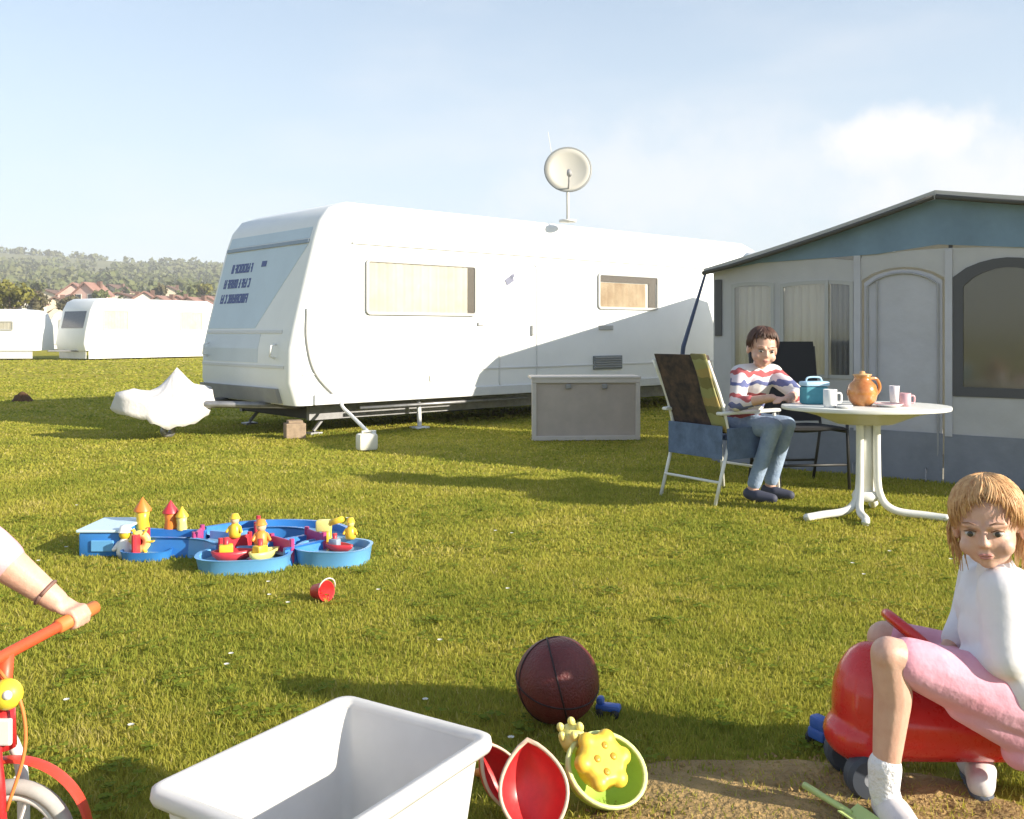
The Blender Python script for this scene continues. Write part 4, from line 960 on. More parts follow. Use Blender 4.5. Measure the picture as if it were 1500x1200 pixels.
# arms
nS, nE, nW = V3((1.185, 2.315, .575)), V3((1.175, 2.272, .425)), V3((1.115, 2.385, .375))
b.chain([nS, nE], [.037, .030]); b.chain([nE, nW], [.030, .021])
fS, fE, fW = V3((1.25, 2.545, .575)), V3((1.235, 2.585, .43)), V3((1.15, 2.52, .365))
b.chain([fS, fE], [.037, .030]); b.chain([fE, fW], [.030, .021])
swc = V3((1.015, 2.45, .43))
grip_hand(b, V3((1.085, 2.425, .365)), V3((.1, 1, .1)), V3((.5, -.2, 1)), V3((-1, .1, .3)), .78, nW)
grip_hand(b, V3((1.105, 2.50, .345)), V3((.1, -1, .3)), V3((.5, .2, 1)), V3((-1, -.1, .3)), .78, fW)
blob('body', shifted(b, gb_), SKIN, girl, .0042, 5)
face(girl, HMg, hs_, gb_, mat('brow_sandy', (.20, .10, .05), .8))
def ends_girl(al):
    a = abs(al)
    b_ = abs(al - R(8))
    if b_ < R(34): return R(52) + b_ / R(34) * R(16) + R(3) * math.sin(al * 23)
    if a < R(62): return R(68) + (a - R(28)) / R(34) * R(34)
    if a < R(105): return R(100) + (a - R(60)) / R(45) * R(14)
    return R(126)
HAIRG = mat('strawberry_blond_hair', (.40, .19, .075), .45, col2=(.70, .45, .22), scale=55, spec=.4)
hr = hair(girl, HMg, hs_, gb_, HAIRG, ends_girl, 1500, 4, .0021, 1.09)
# gathered bunch of hair at the side and back
g = MB(); r_ = random.Random(9)
for k in range(260):
    s0 = HMg @ V3((.062 + r_.uniform(-.012, .012), .055 + r_.uniform(-.02, .02), .015 + r_.uniform(-.02, .02))); s1 = s0 + V3((.035 + r_.uniform(-.015, .02), .01 + r_.uniform(-.02, .02), -.02)); s2 = s0 + V3((.045 + r_.uniform(-.028, .022), .01 + r_.uniform(-.03, .02), -.075 + r_.uniform(-.025, .02)))
    g.tube([s0 - gb_, s1 - gb_, s2 - gb_], [.0025, .0024, .0008], 5)
for k in range(230):      # loose locks hanging behind the ears to the collar
    sd_ = r_.choice((-1, 1, 1)); a0 = r_.uniform(R(92), R(165)) * sd_
    p0 = HMg @ (V3((math.sin(a0) * .084, .014 - math.cos(a0) * .098, .01 + r_.uniform(-.03, .03))) * hs_); ln_ = r_.uniform(.06, .125)
    dn = V3((r_.uniform(-.012, .016), r_.uniform(-.012, .012), -ln_)); g.tube([p0 - gb_, p0 + dn * .5 + V3((.006 * sd_, .004, 0)) - gb_, p0 + dn - gb_], [.0026, .0026, .0007], 5)
g.build('hair_bunch', HAIRG, girl, True)
# white top: long soft sleeves
SHIRT = mat('white_cotton', (.76, .74, .77), .9, var=.05, scale=9, bump=.22, bscale=11)
c = MB()
c.caps(hipC + V3((.01, 0, .01)), chC, .118, .112); c.ell((1.235, 2.425, .548), (.080, .134, .062)); c.caps((1.20, 2.36, .50), (1.21, 2.345, .36), .085, .085); c.caps(V3((1.225, 2.405, .575)), V3((1.215, 2.398, .605)), .058, .046)
c.chain([nS + V3((0, -.002, 0)), nE, nE.lerp(nW, .72)], [.057, .052, .040]); c.chain([fS, fE, fE.lerp(fW, .72)], [.053, .046, .034])
c.ell(hipC + V3((.03, -.02, -.005)), (.125, .13, .055))
c.caps(V3((1.185, 2.36, .46)), V3((1.24, 2.325, .345)), .080, .092); c.caps(V3((1.24, 2.32, .345)), V3((1.33, 2.335, .31)), .088, .095); c.caps(V3((1.33, 2.335, .32)), V3((1.42, 2.36, .26)), .095, .08)
blob('shirt', shifted(c, gb_), SHIRT, girl, .0055, 16)
# pink skirt falling over the thighs
SK = mat('pink_cotton', (.70, .30, .38), .9, col2=(.74, .40, .50), scale=7, bump=.5, bscale=14)
c = MB()
c.chain([nh + V3((.01, 0, -.01)), nh.lerp(nk, .5) + V3((0, -.004, -.004)), nh.lerp(nk, .87)], [.100, .078, .058])
c.chain([fh, fh.lerp(fk, .5), fh.lerp(fk, .85)], [.095, .078, .062])
c.chain([nh + V3((.0, -.02, -.085)), nh.lerp(nk, .55) + V3((0, -.012, -.065))], [.058, .034])
c.chain([nh + V3((.08, -.01, -.08)), nh + V3((-.06, -.025, -.10))], [.06, .045])
c.caps(nh.lerp(nk, .5), fh.lerp(fk, .5), .055, .055); c.ell(hipC + V3((.0, 0, -.03)), (.12, .14, .09))
blob('skirt', shifted(c, gb_), SK, girl, .0055, 12)
SOCK = mat('white_sock', (.76, .75, .76), .95, bump=.5, bscale=90); SHOE = mat('pale_trainer', (.66, .62, .62), .6, var=.1, scale=20); SOLE = mat('shoe_sole', (.10, .12, .16), .7)
for (an, heel, toe, kn) in ((na_, V3((.918, 2.31, .040)), V3((.925, 2.235, .034)), nk), (fa_, V3((1.235, 2.54, .040)), V3((1.205, 2.465, .034)), fk)):
    c = MB(); up_ = an.lerp(kn, .18); c.chain([up_, an, heel + V3((0, .015, .004))], [.040, .036, .036]); blob('sock', shifted(c, gb_), SOCK, girl, .005, 3)
    c = MB(); c.chain([heel + V3((.0, .03, .002)), heel + V3((0, -.02, .004)), toe + V3((0, -.01, .002))], [.038, .040, .034]); sh_ = blob('shoe', shifted(c, gb_), SHOE, girl, .005, 3)
    c = MB(); c.chain([heel + V3((0, .03, -.026)), toe + V3((0, -.012, -.022))], [.030, .030]); c.v = [(v[0], v[1], max(.002, min(v[2], .018))) for v in c.v]; shifted(c, gb_).build('sole', SOLE, sh_)

# ---------------- boy at the table
bb = Vector((1.70, 6.92, 0)); boy = thing('person', 'dark-haired boy in a red, white and blue top leaning on the garden table', 'person', bb, 0)
HMb = HM(Vector((1.768, 6.74, 1.08)), R(2), R(9), R(4)); hb = 1.24
b = MB(); head(b, HMb, hb)
hip = V3((1.66, 6.95, .555)); ch = V3((1.735, 6.83, .84))
b.caps(V3((1.745, 6.81, .90)), V3((1.765, 6.765, 1.01)), .048, .044)
b.caps(hip, ch, .10, .10); 
rS, lS = V3((1.62, 6.77, .895)), V3((1.865, 6.84, .895))       # his right shoulder is on the left of the picture
b.chain([rS, V3((1.745, 6.81, .91)), lS], [.06, .06, .06])
rE, rW = V3((1.56, 6.63, .70)), V3((1.76, 6.47, .752)); lE, lW = V3((1.98, 6.62, .765)), V3((1.86, 6.44, .752))
b.chain([rS, rE], [.052, .042]); b.chain([rE, rW], [.041, .028]); b.chain([lS, lE], [.052, .042]); b.chain([lE, lW], [.041, .028])
open_hand(b, rW, V3((.9, -.35, -.06)), V3((0, 0, 1)), .92, 1, .18); open_hand(b, lW, V3((-.8, -.5, -.06)), V3((0, 0, 1)), .92, -1, .18)
rk, lk = V3((1.83, 6.70, .53)), V3((1.97, 6.86, .53)); ra, la = V3((1.70, 6.76, .085)), V3((1.86, 6.90, .085))
for (h_, k_, a_) in ((V3((1.68, 6.87, .53)), rk, ra), (V3((1.72, 7.03, .53)), lk, la)):
    b.chain([h_, k_], [.085, .058]); b.chain([k_, k_.lerp(a_, .35), a_], [.055, .054, .036]); b.chain([a_, a_ + V3((.03, -.04, -.045)), a_ + V3((.10, -.08, -.055))], [.036, .036, .028])
blob('body', shifted(b, bb), SKIN, boy, .0065, 4)
face(boy, HMb, hb, bb, mat('brow_dark', (.05, .03, .02), .8))
def ends_boy(al):
    a = abs(al)
    return R(60) + R(5) * math.sin(al * 11) if a < R(44) else (R(60) + (a - R(44)) / R(22) * R(40) if a < R(66) else (R(102) if a < R(105) else R(118)))
hair(boy, HMb, hb, bb, mat('dark_brown_hair', (.055, .025, .016), .5, col2=(.11, .05, .03), scale=40), ends_boy, 420, 6, .0042, 1.06)
c = MB(); c.caps(hip, ch, .122, .122); c.chain([rS, V3((1.745, 6.81, .905)), lS], [.076, .074, .076]); c.chain([rS, rS.lerp(rE, .95)], [.070, .056]); c.chain([lS, lS.lerp(lE, .95)], [.070, .056])
c.chain([rE, rE.lerp(rW, .35)], [.055, .048]); c.chain([lE, lE.lerp(lW, .35)], [.055, .048])
blob('shirt', shifted(c, bb), stripe_mat('striped_shirt', [(.42, .10, .11), (.70, .66, .66), (.72, .68, .66), (.12, .14, .30), (.66, .60, .66)], 6.3, 2, .9, .12), boy, .008, 4)
JEAN = mat('light_denim', (.22, .30, .44), .9, col2=(.33, .42, .56), scale=14, bump=.3, bscale=60)
c = MB(); c.ell(hip + V3((0, 0, -.02)), (.14, .155, .10))
for (h_, k_, a_) in ((V3((1.68, 6.87, .53)), rk, ra), (V3((1.72, 7.03, .53)), lk, la)): c.chain([h_, k_], [.088, .066]); c.chain([k_, k_.lerp(a_, .4), k_.lerp(a_, .9)], [.064, .056, .050])
blob('jeans', shifted(c, bb), JEAN, boy, .008, 4)
for a_ in (ra, la):
    c = MB(); c.chain([a_ + V3((-.02, .01, -.03)), a_ + V3((.03, -.04, -.042)), a_ + V3((.12, -.09, -.050))], [.044, .046, .034]); c.v = [(v[0], v[1], max(v[2], .004)) for v in c.v]; blob('shoe', shifted(c, bb), mat('dark_trainer', (.05, .055, .09), .7), boy, .006, 3)

# ---------------- child with the red balance bike (mostly outside the picture)
kb = Vector((-1.52, 2.02, 0)); kid = thing('person', 'child in a pale pink top holding the handlebar of the red balance bike', 'person', kb, 0)
HMk = HM(Vector((-1.335, 2.0, 1.055)), R(75), R(6)); hk = .98
b = MB(); head(b, HMk, hk); b.caps((-1.40, 2.0, .90), (-1.365, 2.0, 1.0), .042, .037)
hp, cp = V3((-1.56, 2.0, .50)), V3((-1.43, 2.0, .80)); b.caps(hp, cp, .10, .10)
sL, sR = V3((-1.385, 2.125, .872)), V3((-1.385, 1.875, .872)); b.chain([sR, V3((-1.41, 2.0, .88)), sL], [.05, .055, .05])
bc0 = V3((-1.058, 2.005, .525)); bdir = V3((.22, 1, .06)).normalized()
gL = bc0 + bdir * .215; gR = bc0 - bdir * .215
wL = gL + V3((-.042, -.004, .040)); wR = gR + V3((-.042, .004, .040))
eL, eR = V3((-1.205, 2.19, .705)), V3((-1.21, 1.80, .70))
for (S_, E_, W_) in ((sL, eL, wL), (sR, eR, wR)): b.chain([S_, E_], [.047, .041]); b.chain([E_, E_.lerp(W_, .3), W_], [.041, .042, .026])
grip_hand(b, gL, -bdir, V3((-.3, 0, 1)), V3((1, -.22, .2)), .86, wL); grip_hand(b, gR, bdir, V3((-.3, 0, 1)), V3((1, -.22, .2)), .86, wR)
legs = ((V3((-1.56, 2.09, .50)), V3((-1.36, 2.20, .36)), V3((-1.46, 2.22, .08))), (V3((-1.56, 1.91, .50)), V3((-1.36, 1.82, .36)), V3((-1.46, 1.80, .08))))
for (h_, k_, a_) in legs: b.chain([h_, k_], [.078, .054]); b.chain([k_, k_.lerp(a_, .35), a_], [.050, .048, .032]); b.chain([a_, a_ + V3((.04, 0, -.045)), a_ + V3((.12, 0, -.052))], [.032, .032, .025])
blob('body', shifted(b, kb), SKIN, kid, .0042, 5); face(kid, HMk, hk, kb, MATS['brow_sandy'])
hair(kid, HMk, hk, kb, mat('brown_hair', (.12, .06, .03), .5, col2=(.22, .12, .06), scale=40), ends_boy, 420, 8, .0036, 1.06)
c = MB(); c.caps(hp, cp, .122, .118); c.chain([sR, V3((-1.41, 2.0, .872)), sL], [.064, .068, .064])
for (S_, E_, W_) in ((sL, eL, wL), (sR, eR, wR)): c.chain([S_, E_], [.060, .054]); c.chain([E_, E_.lerp(W_, .22)], [.054, .050])
blob('shirt', shifted(c, kb), mat('pale_pink_cotton', (.60, .30, .34), .9, col2=(.68, .40, .44), scale=10, bump=.4, bscale=18), kid, .006, 5)
c = MB(); c.ell(hp, (.118, .13, .09))
for (h_, k_, a_) in legs: c.chain([h_, k_], [.090, .068])
blob('shorts', shifted(c, kb), mat('navy_shorts', (.05, .07, .14), .9), kid, .006, 4)
for (h_, k_, a_) in legs: c = MB(); c.chain([a_ + V3((-.03, 0, -.03)), a_ + V3((.04, 0, -.042)), a_ + V3((.13, 0, -.050))], [.040, .041, .031]); c.v = [(v[0], v[1], max(v[2], .004)) for v in c.v]; blob('shoe', shifted(c, kb), SHOE, kid, .006, 3)
bq = (eL - wL).to_track_quat('Z', 'Y').to_matrix()
brc = MB(); brp = [wL.lerp(eL, .16) - kb + bq @ V3((.0305 * math.cos(a), .0305 * math.sin(a), 0)) for a in np.linspace(0, 6.283, 21)]; brc.tube(brp, .0045, 6).build('bracelet', mat('brown_bead', (.20, .11, .09), .6), kid, True)

# ---------------- red balance bike
bk = Vector((-1.064, 2.0, 0)); bike = thing('balance_bike', 'red child\'s balance bike with yellow bell and orange tyre guard', 'bicycle', bk, 0)
RED = mat('red_enamel', (.50, .022, .025), .25, var=.08, coat=.4); ORED = mat('orange_red_plastic', (.62, .085, .03), .35, var=.05); BW = mat('bike_white', (.72, .70, .68), .35); TYRE = mat('grey_tyre', (.42, .40, .38), .8, var=.1, scale=30)
rx = Matrix.Rotation(R(90), 3, 'X')
def torus(mb, c, Rr, r, rot, seg=40, s2=10, a0=0, a1=360):
    closed = abs(a1 - a0) >= 360
    n = seg
    pts = [Vector(c) + rot @ Vector((Rr * math.cos(R(a0 + (a1 - a0) * i / n)), Rr * math.sin(R(a0 + (a1 - a0) * i / n)), 0)) for i in range(n + 1)]
    return mb.tube(pts, r, s2, cap=not closed)
def bike_wheel(x):
    wh = torus(MB(), (x, 0, .132), .116, .016, rx).build('wheel', TYRE, bike, True)
    torus(MB(), (x, 0, .132), .096, .009, rx).build('rim', BW, wh, True)
    MB().tube([(x, -.03, .132), (x, .03, .132)], .018, 10).build('hub', CHASSIS, wh, True)
    for k in range(10): a = k * math.pi / 5; MB().tube([(x + .015 * math.cos(a), 0, .132 + .015 * math.sin(a)), (x + .094 * math.cos(a), 0, .132 + .094 * math.sin(a))], .0035, 5).build('spoke', BW, wh)
bike_wheel(.02); bike_wheel(-.60)
g = MB(); V = []; n = 22
for i in range(n + 1):
    a = R(-12 + 155 * i / n)
    for (r_2, yy) in ((.158, -.016), (.163, -.013), (.165, 0), (.163, .013), (.158, .016), (.150, 0)): V.append((.02 + r_2 * math.cos(a), yy, .146 + r_2 * math.sin(a)))
g.add(V, [(6 * i + k, 6 * i + 6 + k, 6 * i + 6 + (k + 1) % 6, 6 * i + (k + 1) % 6) for i in range(n) for k in range(6)]); g.build('mudguard', mat('mudguard_red', (.60, .055, .03), .3), bike, 'auto')
for s in (-1, 1): MB().tube(catmull([(.02, s * .045, .132), (.015, s * .045, .26), (-.0, s * .03, .335), (-.0, 0, .35)], 4), .013, 8).build('fork', RED if s < 0 else BW, bike, True)
MB().tube([(0, 0, .33), (-.004, 0, .41)], .026, 12).build('head_tube', RED, bike, True)
MB().tube([(-.004, 0, .40), (.004, .003, .525)], .016, 10).build('stem', ORED, bike, True)
bar = [Vector((.006, .005, .525)) + bdir * t for t in (-.275, -.15, 0, .15, .275)]; MB().tube(bar, .0125, 10).build('handlebar', ORED, bike, True)
for s in (-1, 1):
    MB().tube([Vector((.006, .005, .525)) + bdir * (s * .155), Vector((.006, .005, .525)) + bdir * (s * .285)], .0165, 12).build('grip', mat('orange_grip', (.62, .20, .05), .6), bike, True)
bl_ = MB(); bl_.ell((.022, -.028, .452), (.032, .028, .032)); bl_.tube([(.004, 0, .45), (.022, -.02, .452)], .010, 8); bl_ = bl_.build('bell', mat('yellow_plastic', (.74, .58, .05), .3), bike, True)
MB().ell((.034, -.050, .458), (.010, .008, .010)).build('bell_knob', BW, bl_, True)
MB().box((.018, -.03, .375), (.03, .012, .055), bev=.004).build('front_badge', BW, bike)
MB().tube(catmull([(-.006, 0, .36), (-.15, 0, .30), (-.36, 0, .27), (-.50, 0, .30)], 5), .022, 10).build('frame_tube', RED, bike, True)
for s in (-1, 1): MB().tube([(-.46, s * .02, .29), (-.60, s * .045, .132)], .012, 8).build('rear_stay', RED, bike, True)
MB().tube([(-.48, 0, .28), (-.50, 0, .39)], .016, 8).build('seat_post', CHASSIS, bike, True)
MB().ell((-.50, 0, .405), (.12, .065, .03)).build('saddle', DARK, bike, True)
MB().tube(catmull([(.0, -.02, .50), (.05, -.03, .44), (.06, -.03, .34), (.03, -.045, .22)], 5), .004, 6).build('brake_cable', mat('orange_grip', (0, 0, 0)), bike, True)

# ---------------- red ride-on car under the girl
rc = Vector((1.13, 2.53, 0)); ride = thing('ride_on_car', 'glossy red plastic ride-on toy car the girl is sitting on', 'toy car', rc, 0)
RP = mat('red_plastic', (.60, .022, .020), .22, var=.05, coat=.3)
c = MB(); c.ell((-.18, 0, .22), (.100, .110, .160)); c.caps((-.16, 0, .17), (.27, 0, .15), .10, .085); c.ell((.10, 0, .175), (.20, .085, .075)); c.ell((.32, 0, .19), (.10, .125, .13)); c.ell((-.19, 0, .14), (.115, .11, .075))
blob('body', c, RP, ride, .008, 8)
torus(MB(), (0, 0, 0), .088, .014, Matrix.Identity(3)).build('steering_wheel', RP, ride, True)
sw = ride.children[-1]; sw.location = (-.075, -.03, .400); sw.rotation_euler = (0, R(40), 0)
MB().tube([(-.12, -.03, .34), (-.075, -.03, .400)], .018, 10).build('steering_column', DARK, ride, True)
for (xx, yy) in ((-.215, -.078), (-.215, .078), (.33, -.115), (.33, .115)):
    wh = MB().lathe([(.02, -.03), (.050, -.026), (.060, -.016), (.060, .016), (.050, .026), (.02, .026)], (xx, yy, .060), 24, rx, True).build('wheel', mat('slate_tyre', (.05, .06, .08), .6), ride, 'auto')
    MB().lathe([(.001, -.030), (.020, -.030), (.036, -.022), (.036, .022), (.001, .026)], (xx, yy, .060), 18, rx).build('hub_cap', mat('hub_grey', (.40, .42, .46), .35), wh, 'auto')

# ================================================================== TUB, BALL AND SAND TOYS
tub = thing('storage_tub', 'large white plastic tub standing open on the grass', 'tub', (-.380, 2.01, 0), R(57.8))
TUBM = mat('translucent_white_plastic', (.80, .79, .78), .36, var=.05, scale=9, trans=.28)
def rrect(hx_, hy_, r, n=5):
    o = []
    for (sx, sy, s) in ((1, 1, 0), (-1, 1, 90), (-1, -1, 180), (1, -1, 270)):
        for k in range(n + 1): a = R(s + 90 * k / n); o.append((sx * (hx_ - r) + r * math.cos(a), sy * (hy_ - r) + r * math.sin(a)))
    return o
def loft(levels):
    V = []; n = None
    for (hx_, hy_, r, z) in levels: P_ = rrect(hx_, hy_, r); n = len(P_); V += [(x, y, z) for x, y in P_]
    fs = [tuple(range(n))[::-1]] + [(j * n + i, j * n + (i + 1) % n, (j + 1) * n + (i + 1) % n, (j + 1) * n + i) for j in range(len(levels) - 1) for i in range(n)] + [tuple((len(levels) - 1) * n + i for i in range(n))]
    return MB().add(V, fs)
loft([(.230, .165, .03, .004), (.240, .175, .03, .012), (.270, .205, .03, .285), (.270, .205, .03, .2851), (.265, .200, .026, .285), (.236, .171, .026, .016)]).build('basin', TUBM, tub, 'auto')
V = []; lv = [(.269, .204, .03, .275), (.290, .225, .036, .270), (.294, .229, .038, .280), (.292, .227, .038, .298), (.284, .219, .034, .303), (.267, .202, .03, .300), (.264, .199, .026, .284)]
n = None; 
for (hx_, hy_, r, z) in lv: P_ = rrect(hx_, hy_, r); n = len(P_); V += [(x, y, z) for x, y in P_]
MB().add(V, [(j * n + i, j * n + (i + 1) % n, ((j + 1) % 7) * n + (i + 1) % n, ((j + 1) % 7) * n + i) for j in range(7) for i in range(n)]).build('rim', TUBM, tub, True)
for s in (-1, 1): MB().tube(catmull([(s * .288, -.05, .272), (s * .301, -.04, .25), (s * .301, .04, .25), (s * .288, .05, .272)], 4), .008, 8).build('handle', TUBM, tub, True)

bp = gnd(816, 1056); ball = thing('ball', 'dark maroon leather ball lying in the shade on the grass', 'ball', (bp.x, bp.y - .02, 0), .4)
BALLM = mat('maroon_leather', (.125, .020, .018), .5, var=.25, scale=14, bump=.35, bscale=140)
rb = .127
MB().ell((0, 0, rb + .006), rb, None, 40, 26).build('cover', BALLM, ball, True)
g = MB(); 
for rot in (Matrix.Rotation(R(20), 3, 'X'), Matrix.Rotation(R(75), 3, 'Y') @ Matrix.Rotation(R(20), 3, 'X'), Matrix.Rotation(R(80), 3, 'X')): torus(g, (0, 0, rb + .006), rb + .0005, .0028, rot, 48, 6)
g.build('seam', mat('seam_dark', (.02, .006, .008), .6), ball, True)

def vesica(w_, h_, n=16):
    o = []
    for i in range(n): f = i / n; o.append((w_ * math.sin(math.pi * f) ** .75, -h_ + 2 * h_ * f))
    for i in range(n): f = i / n; o.append((-w_ * math.sin(math.pi * f) ** .75, h_ - 2 * h_ * f))
    return o
def shell_toy(name, label, cat, loc, rot, w_, h_, dep, m_out, m_rim, m_in, shape=vesica):
    t = thing(name, label, cat, loc, 0); t.rotation_euler = rot
    P_ = shape(w_, h_); n = len(P_)
    def levels(k0, dz, m, nm):
        V = []; K = 7
        for j in range(K + 1):
            f = j / K; sc2 = k0 * math.cos(f * math.pi / 2 * .93) ; V += [(x * sc2, y * sc2, -dep * math.sin(f * math.pi / 2) + dz) for x, y in P_]
        return MB().add(V, [(j * n + i, j * n + (i + 1) % n, (j + 1) * n + (i + 1) % n, (j + 1) * n + i) for j in range(K) for i in range(n)] + [tuple(K * n + i for i in range(n))]).build(nm, m, t, True)
    levels(1.0, 0, m_out, 'shell'); levels(.93, .004, m_in, 'inside')
    V = []
    for (k0, z) in ((.92, .0), (.93, .008), (1.02, .008), (1.03, -.002), (1.0, -.006)): V += [(x * k0, y * k0, z) for x, y in P_]
    MB().add(V, [(j * n + i, j * n + (i + 1) % n, ((j + 1) % 5) * n + (i + 1) % n, ((j + 1) % 5) * n + i) for j in range(5) for i in range(n)]).build('rim', m_rim, t, True)
    return t
REDT = mat('red_toy_plastic', (.60, .032, .035), .34, var=.12, scale=25); CRIM = mat('cream_rim', (.66, .48, .36), .4); GRT = mat('lime_toy_plastic', (.40, .58, .10), .35, var=.06); YEL = mat('yellow_toy_plastic', (.74, .50, .05), .36, var=.1, scale=25); LIME = mat('pale_lime_rim', (.66, .74, .30), .35)
q = gnd(782, 1230); shell_toy('sand_mould', 'red pointed sand scoop with a cream rim lying open', 'sand toy', (q.x, q.y, .115), (R(62), R(-6), R(4)), .082, .115, .075, REDT, CRIM, REDT)
q = gnd(738, 1210); shell_toy('sand_mould', 'second red sand scoop tucked behind the cream-rimmed one', 'sand toy', (q.x, q.y + .03, .10), (R(66), R(-22), R(38)), .05, .10, .06, REDT, CRIM, REDT)
def circ(w_, h_, n=32): return [(w_ * math.cos(2 * math.pi * i / n), h_ * math.sin(2 * math.pi * i / n)) for i in range(n)]
q = gnd(892, 1204); shell_toy('sand_bowl', 'lime green sand bowl tipped towards the viewer', 'sand toy', (q.x, q.y + .06, .100), (R(48), R(14), R(14)), .108, .092, .085, GRT, LIME, GRT, circ)
fl = thing('sand_sieve', 'yellow flower-shaped sand sieve lying in the green bowl', 'sand toy', (q.x - .012, q.y + .050, .128), 0); fl.rotation_euler = (R(48), R(14), R(14))
c = MB(); c.lathe([(.001, .022), (.05, .022), (.062, .012), (.064, -.03), (.001, -.034)], (0, 0, 0), 28)
for k in range(6): a = k * math.pi / 3 + .3; c.ell((.056 * math.cos(a), .056 * math.sin(a), .004), (.024, .024, .020))
blob('flower', c, YEL, fl, .004, 3)
for (xx, yy) in ((-.022, -.006), (.022, .006), (0, .03), (.002, -.034)): MB().lathe([(.001, .0245), (.008, .0245), (.010, .021), (.001, .020)], (xx, yy, 0), 14).build('hole_ring', mat('amber_plastic', (.55, .30, .02), .4), fl, True)
kn = thing('sand_mould', 'small pale yellow crown mould perched on the edge of the green bowl', 'sand toy', (q.x - .085, q.y + .105, .165), 0); kn.rotation_euler = (R(20), R(-15), 0)
MB().lathe([(.001, -.03), (.030, -.03), (.034, .0), (.026, .02), (.001, .022)], (0, 0, 0), 16).build('cup', mat('pale_yellow_plastic', (.74, .66, .20), .35), kn, True)
for k in range(5): MB().ell((.027 * math.cos(k * 1.257), .027 * math.sin(k * 1.257), .022), (.010, .010, .014)).build('crown_point', MATS['pale_yellow_plastic'], kn, True)
q = gnd(718, 1142); om = thing('sand_mould', 'small orange star sand mould beside the white tub', 'sand toy', (q.x, q.y, 0), .6)
c = MB(); c.lathe([(.001, 0), (.03, 0), (.022, .045), (.001, .05)], (0, 0, .012), 16)
for k in range(5): a = k * 1.257; c.caps((.0, 0, .02), (.036 * math.cos(a), .036 * math.sin(a), .018), .018, .011)
blob('star', c, mat('orange_toy_plastic', (.72, .27, .05), .35), om, .004, 3); MB().tube([(0, 0, .055), (0, 0, .085)], .007, 8).ell((0, 0, .09), .012).build('handle', MATS['orange_toy_plastic'], om, True)
BLT = mat('blue_toy_plastic', (.045, .12, .42), .35, var=.05)
def toy_truck(label, loc, rz, s=1.0):
    t = thing('toy_truck', label, 'toy truck', loc, rz)
    MB().box((0, 0, .045 * s), (.13 * s, .065 * s, .035 * s), bev=.008).build('body', BLT, t, 'auto'); MB().box((-.042 * s, 0, .075 * s), (.04 * s, .058 * s, .045 * s), bev=.010).build('cab', BLT, t, 'auto')
    for (x, y) in ((-.04, -.036), (.04, -.036), (-.04, .036), (.04, .036)): MB().lathe([(.001, -.008), (.020 * s, -.008), (.022 * s, 0), (.020 * s, .008), (.001, .008)], (x * s, y * s, .022 * s), 14, rx).build('wheel', DARK, t, True)
q = gnd(1216, 1092); toy_truck('small blue toy truck on the ground by the ride-on car', (q.x, q.y, .0), .5, .95)
q = gnd(893, 1056); toy_truck('tiny blue toy truck tucked behind the maroon ball', (q.x, q.y + .04, 0), -.3, .6)
q0, q1 = gnd(1178, 1170), gnd(1235, 1202); sp = thing('sand_shovel', 'pale green sand shovel lying on the bare earth', 'sand toy', (q0.x, q0.y, 0), math.atan2(q1.y - q0.y, q1.x - q0.x))
SPM = mat('pale_green_plastic', (.50, .62, .22), .35); MB().tube([(0, 0, .035), (.15, 0, .028)], [.009, .008], 8).build('handle', SPM, sp, True)
V = [(.14 + .09 * f, y * (.035 - .006 * f * f), .024 + abs(y) * .012 - .008 * f + dz) for dz in (0, .004) for f in (0, .5, 1) for y in (-1, 0, 1)]
fs = [(k + i * 3 + j, k + i * 3 + 3 + j, k + i * 3 + 4 + j, k + i * 3 + 1 + j) for k in (0, 9) for i in range(2) for j in range(2)] + [(0, 3, 12, 9), (3, 6, 15, 12), (2, 11, 14, 5), (5, 14, 17, 8), (6, 7, 16, 15), (7, 8, 17, 16), (0, 9, 10, 1), (1, 10, 11, 2)]
MB().add(V, fs).build('blade', SPM, sp)
q = gnd(470, 880); rbk = thing('toy_bucket', 'small red toy bucket lying on the lawn near the water play set', 'bucket', (q.x, q.y, .042), 0); rbk.scale = (.8, .8, .8); rbk.rotation_euler = (R(80), R(10), R(50))
MB().lathe([(.001, -.05), (.038, -.05), (.055, .05), (.058, .05), (.058, .044), (.050, .042), (.035, -.044), (.001, -.044)], (0, 0, 0), 22).build('pail', REDT, rbk, True); MB().tube([(.056 * math.cos(a), .02 + .05 * math.sin(a), .05 + .02 * math.sin(a)) for a in np.linspace(0, math.pi, 9)], .004, 6).build('handle', mat('pale_plastic', (.7, .62, .58), .4), rbk, True)

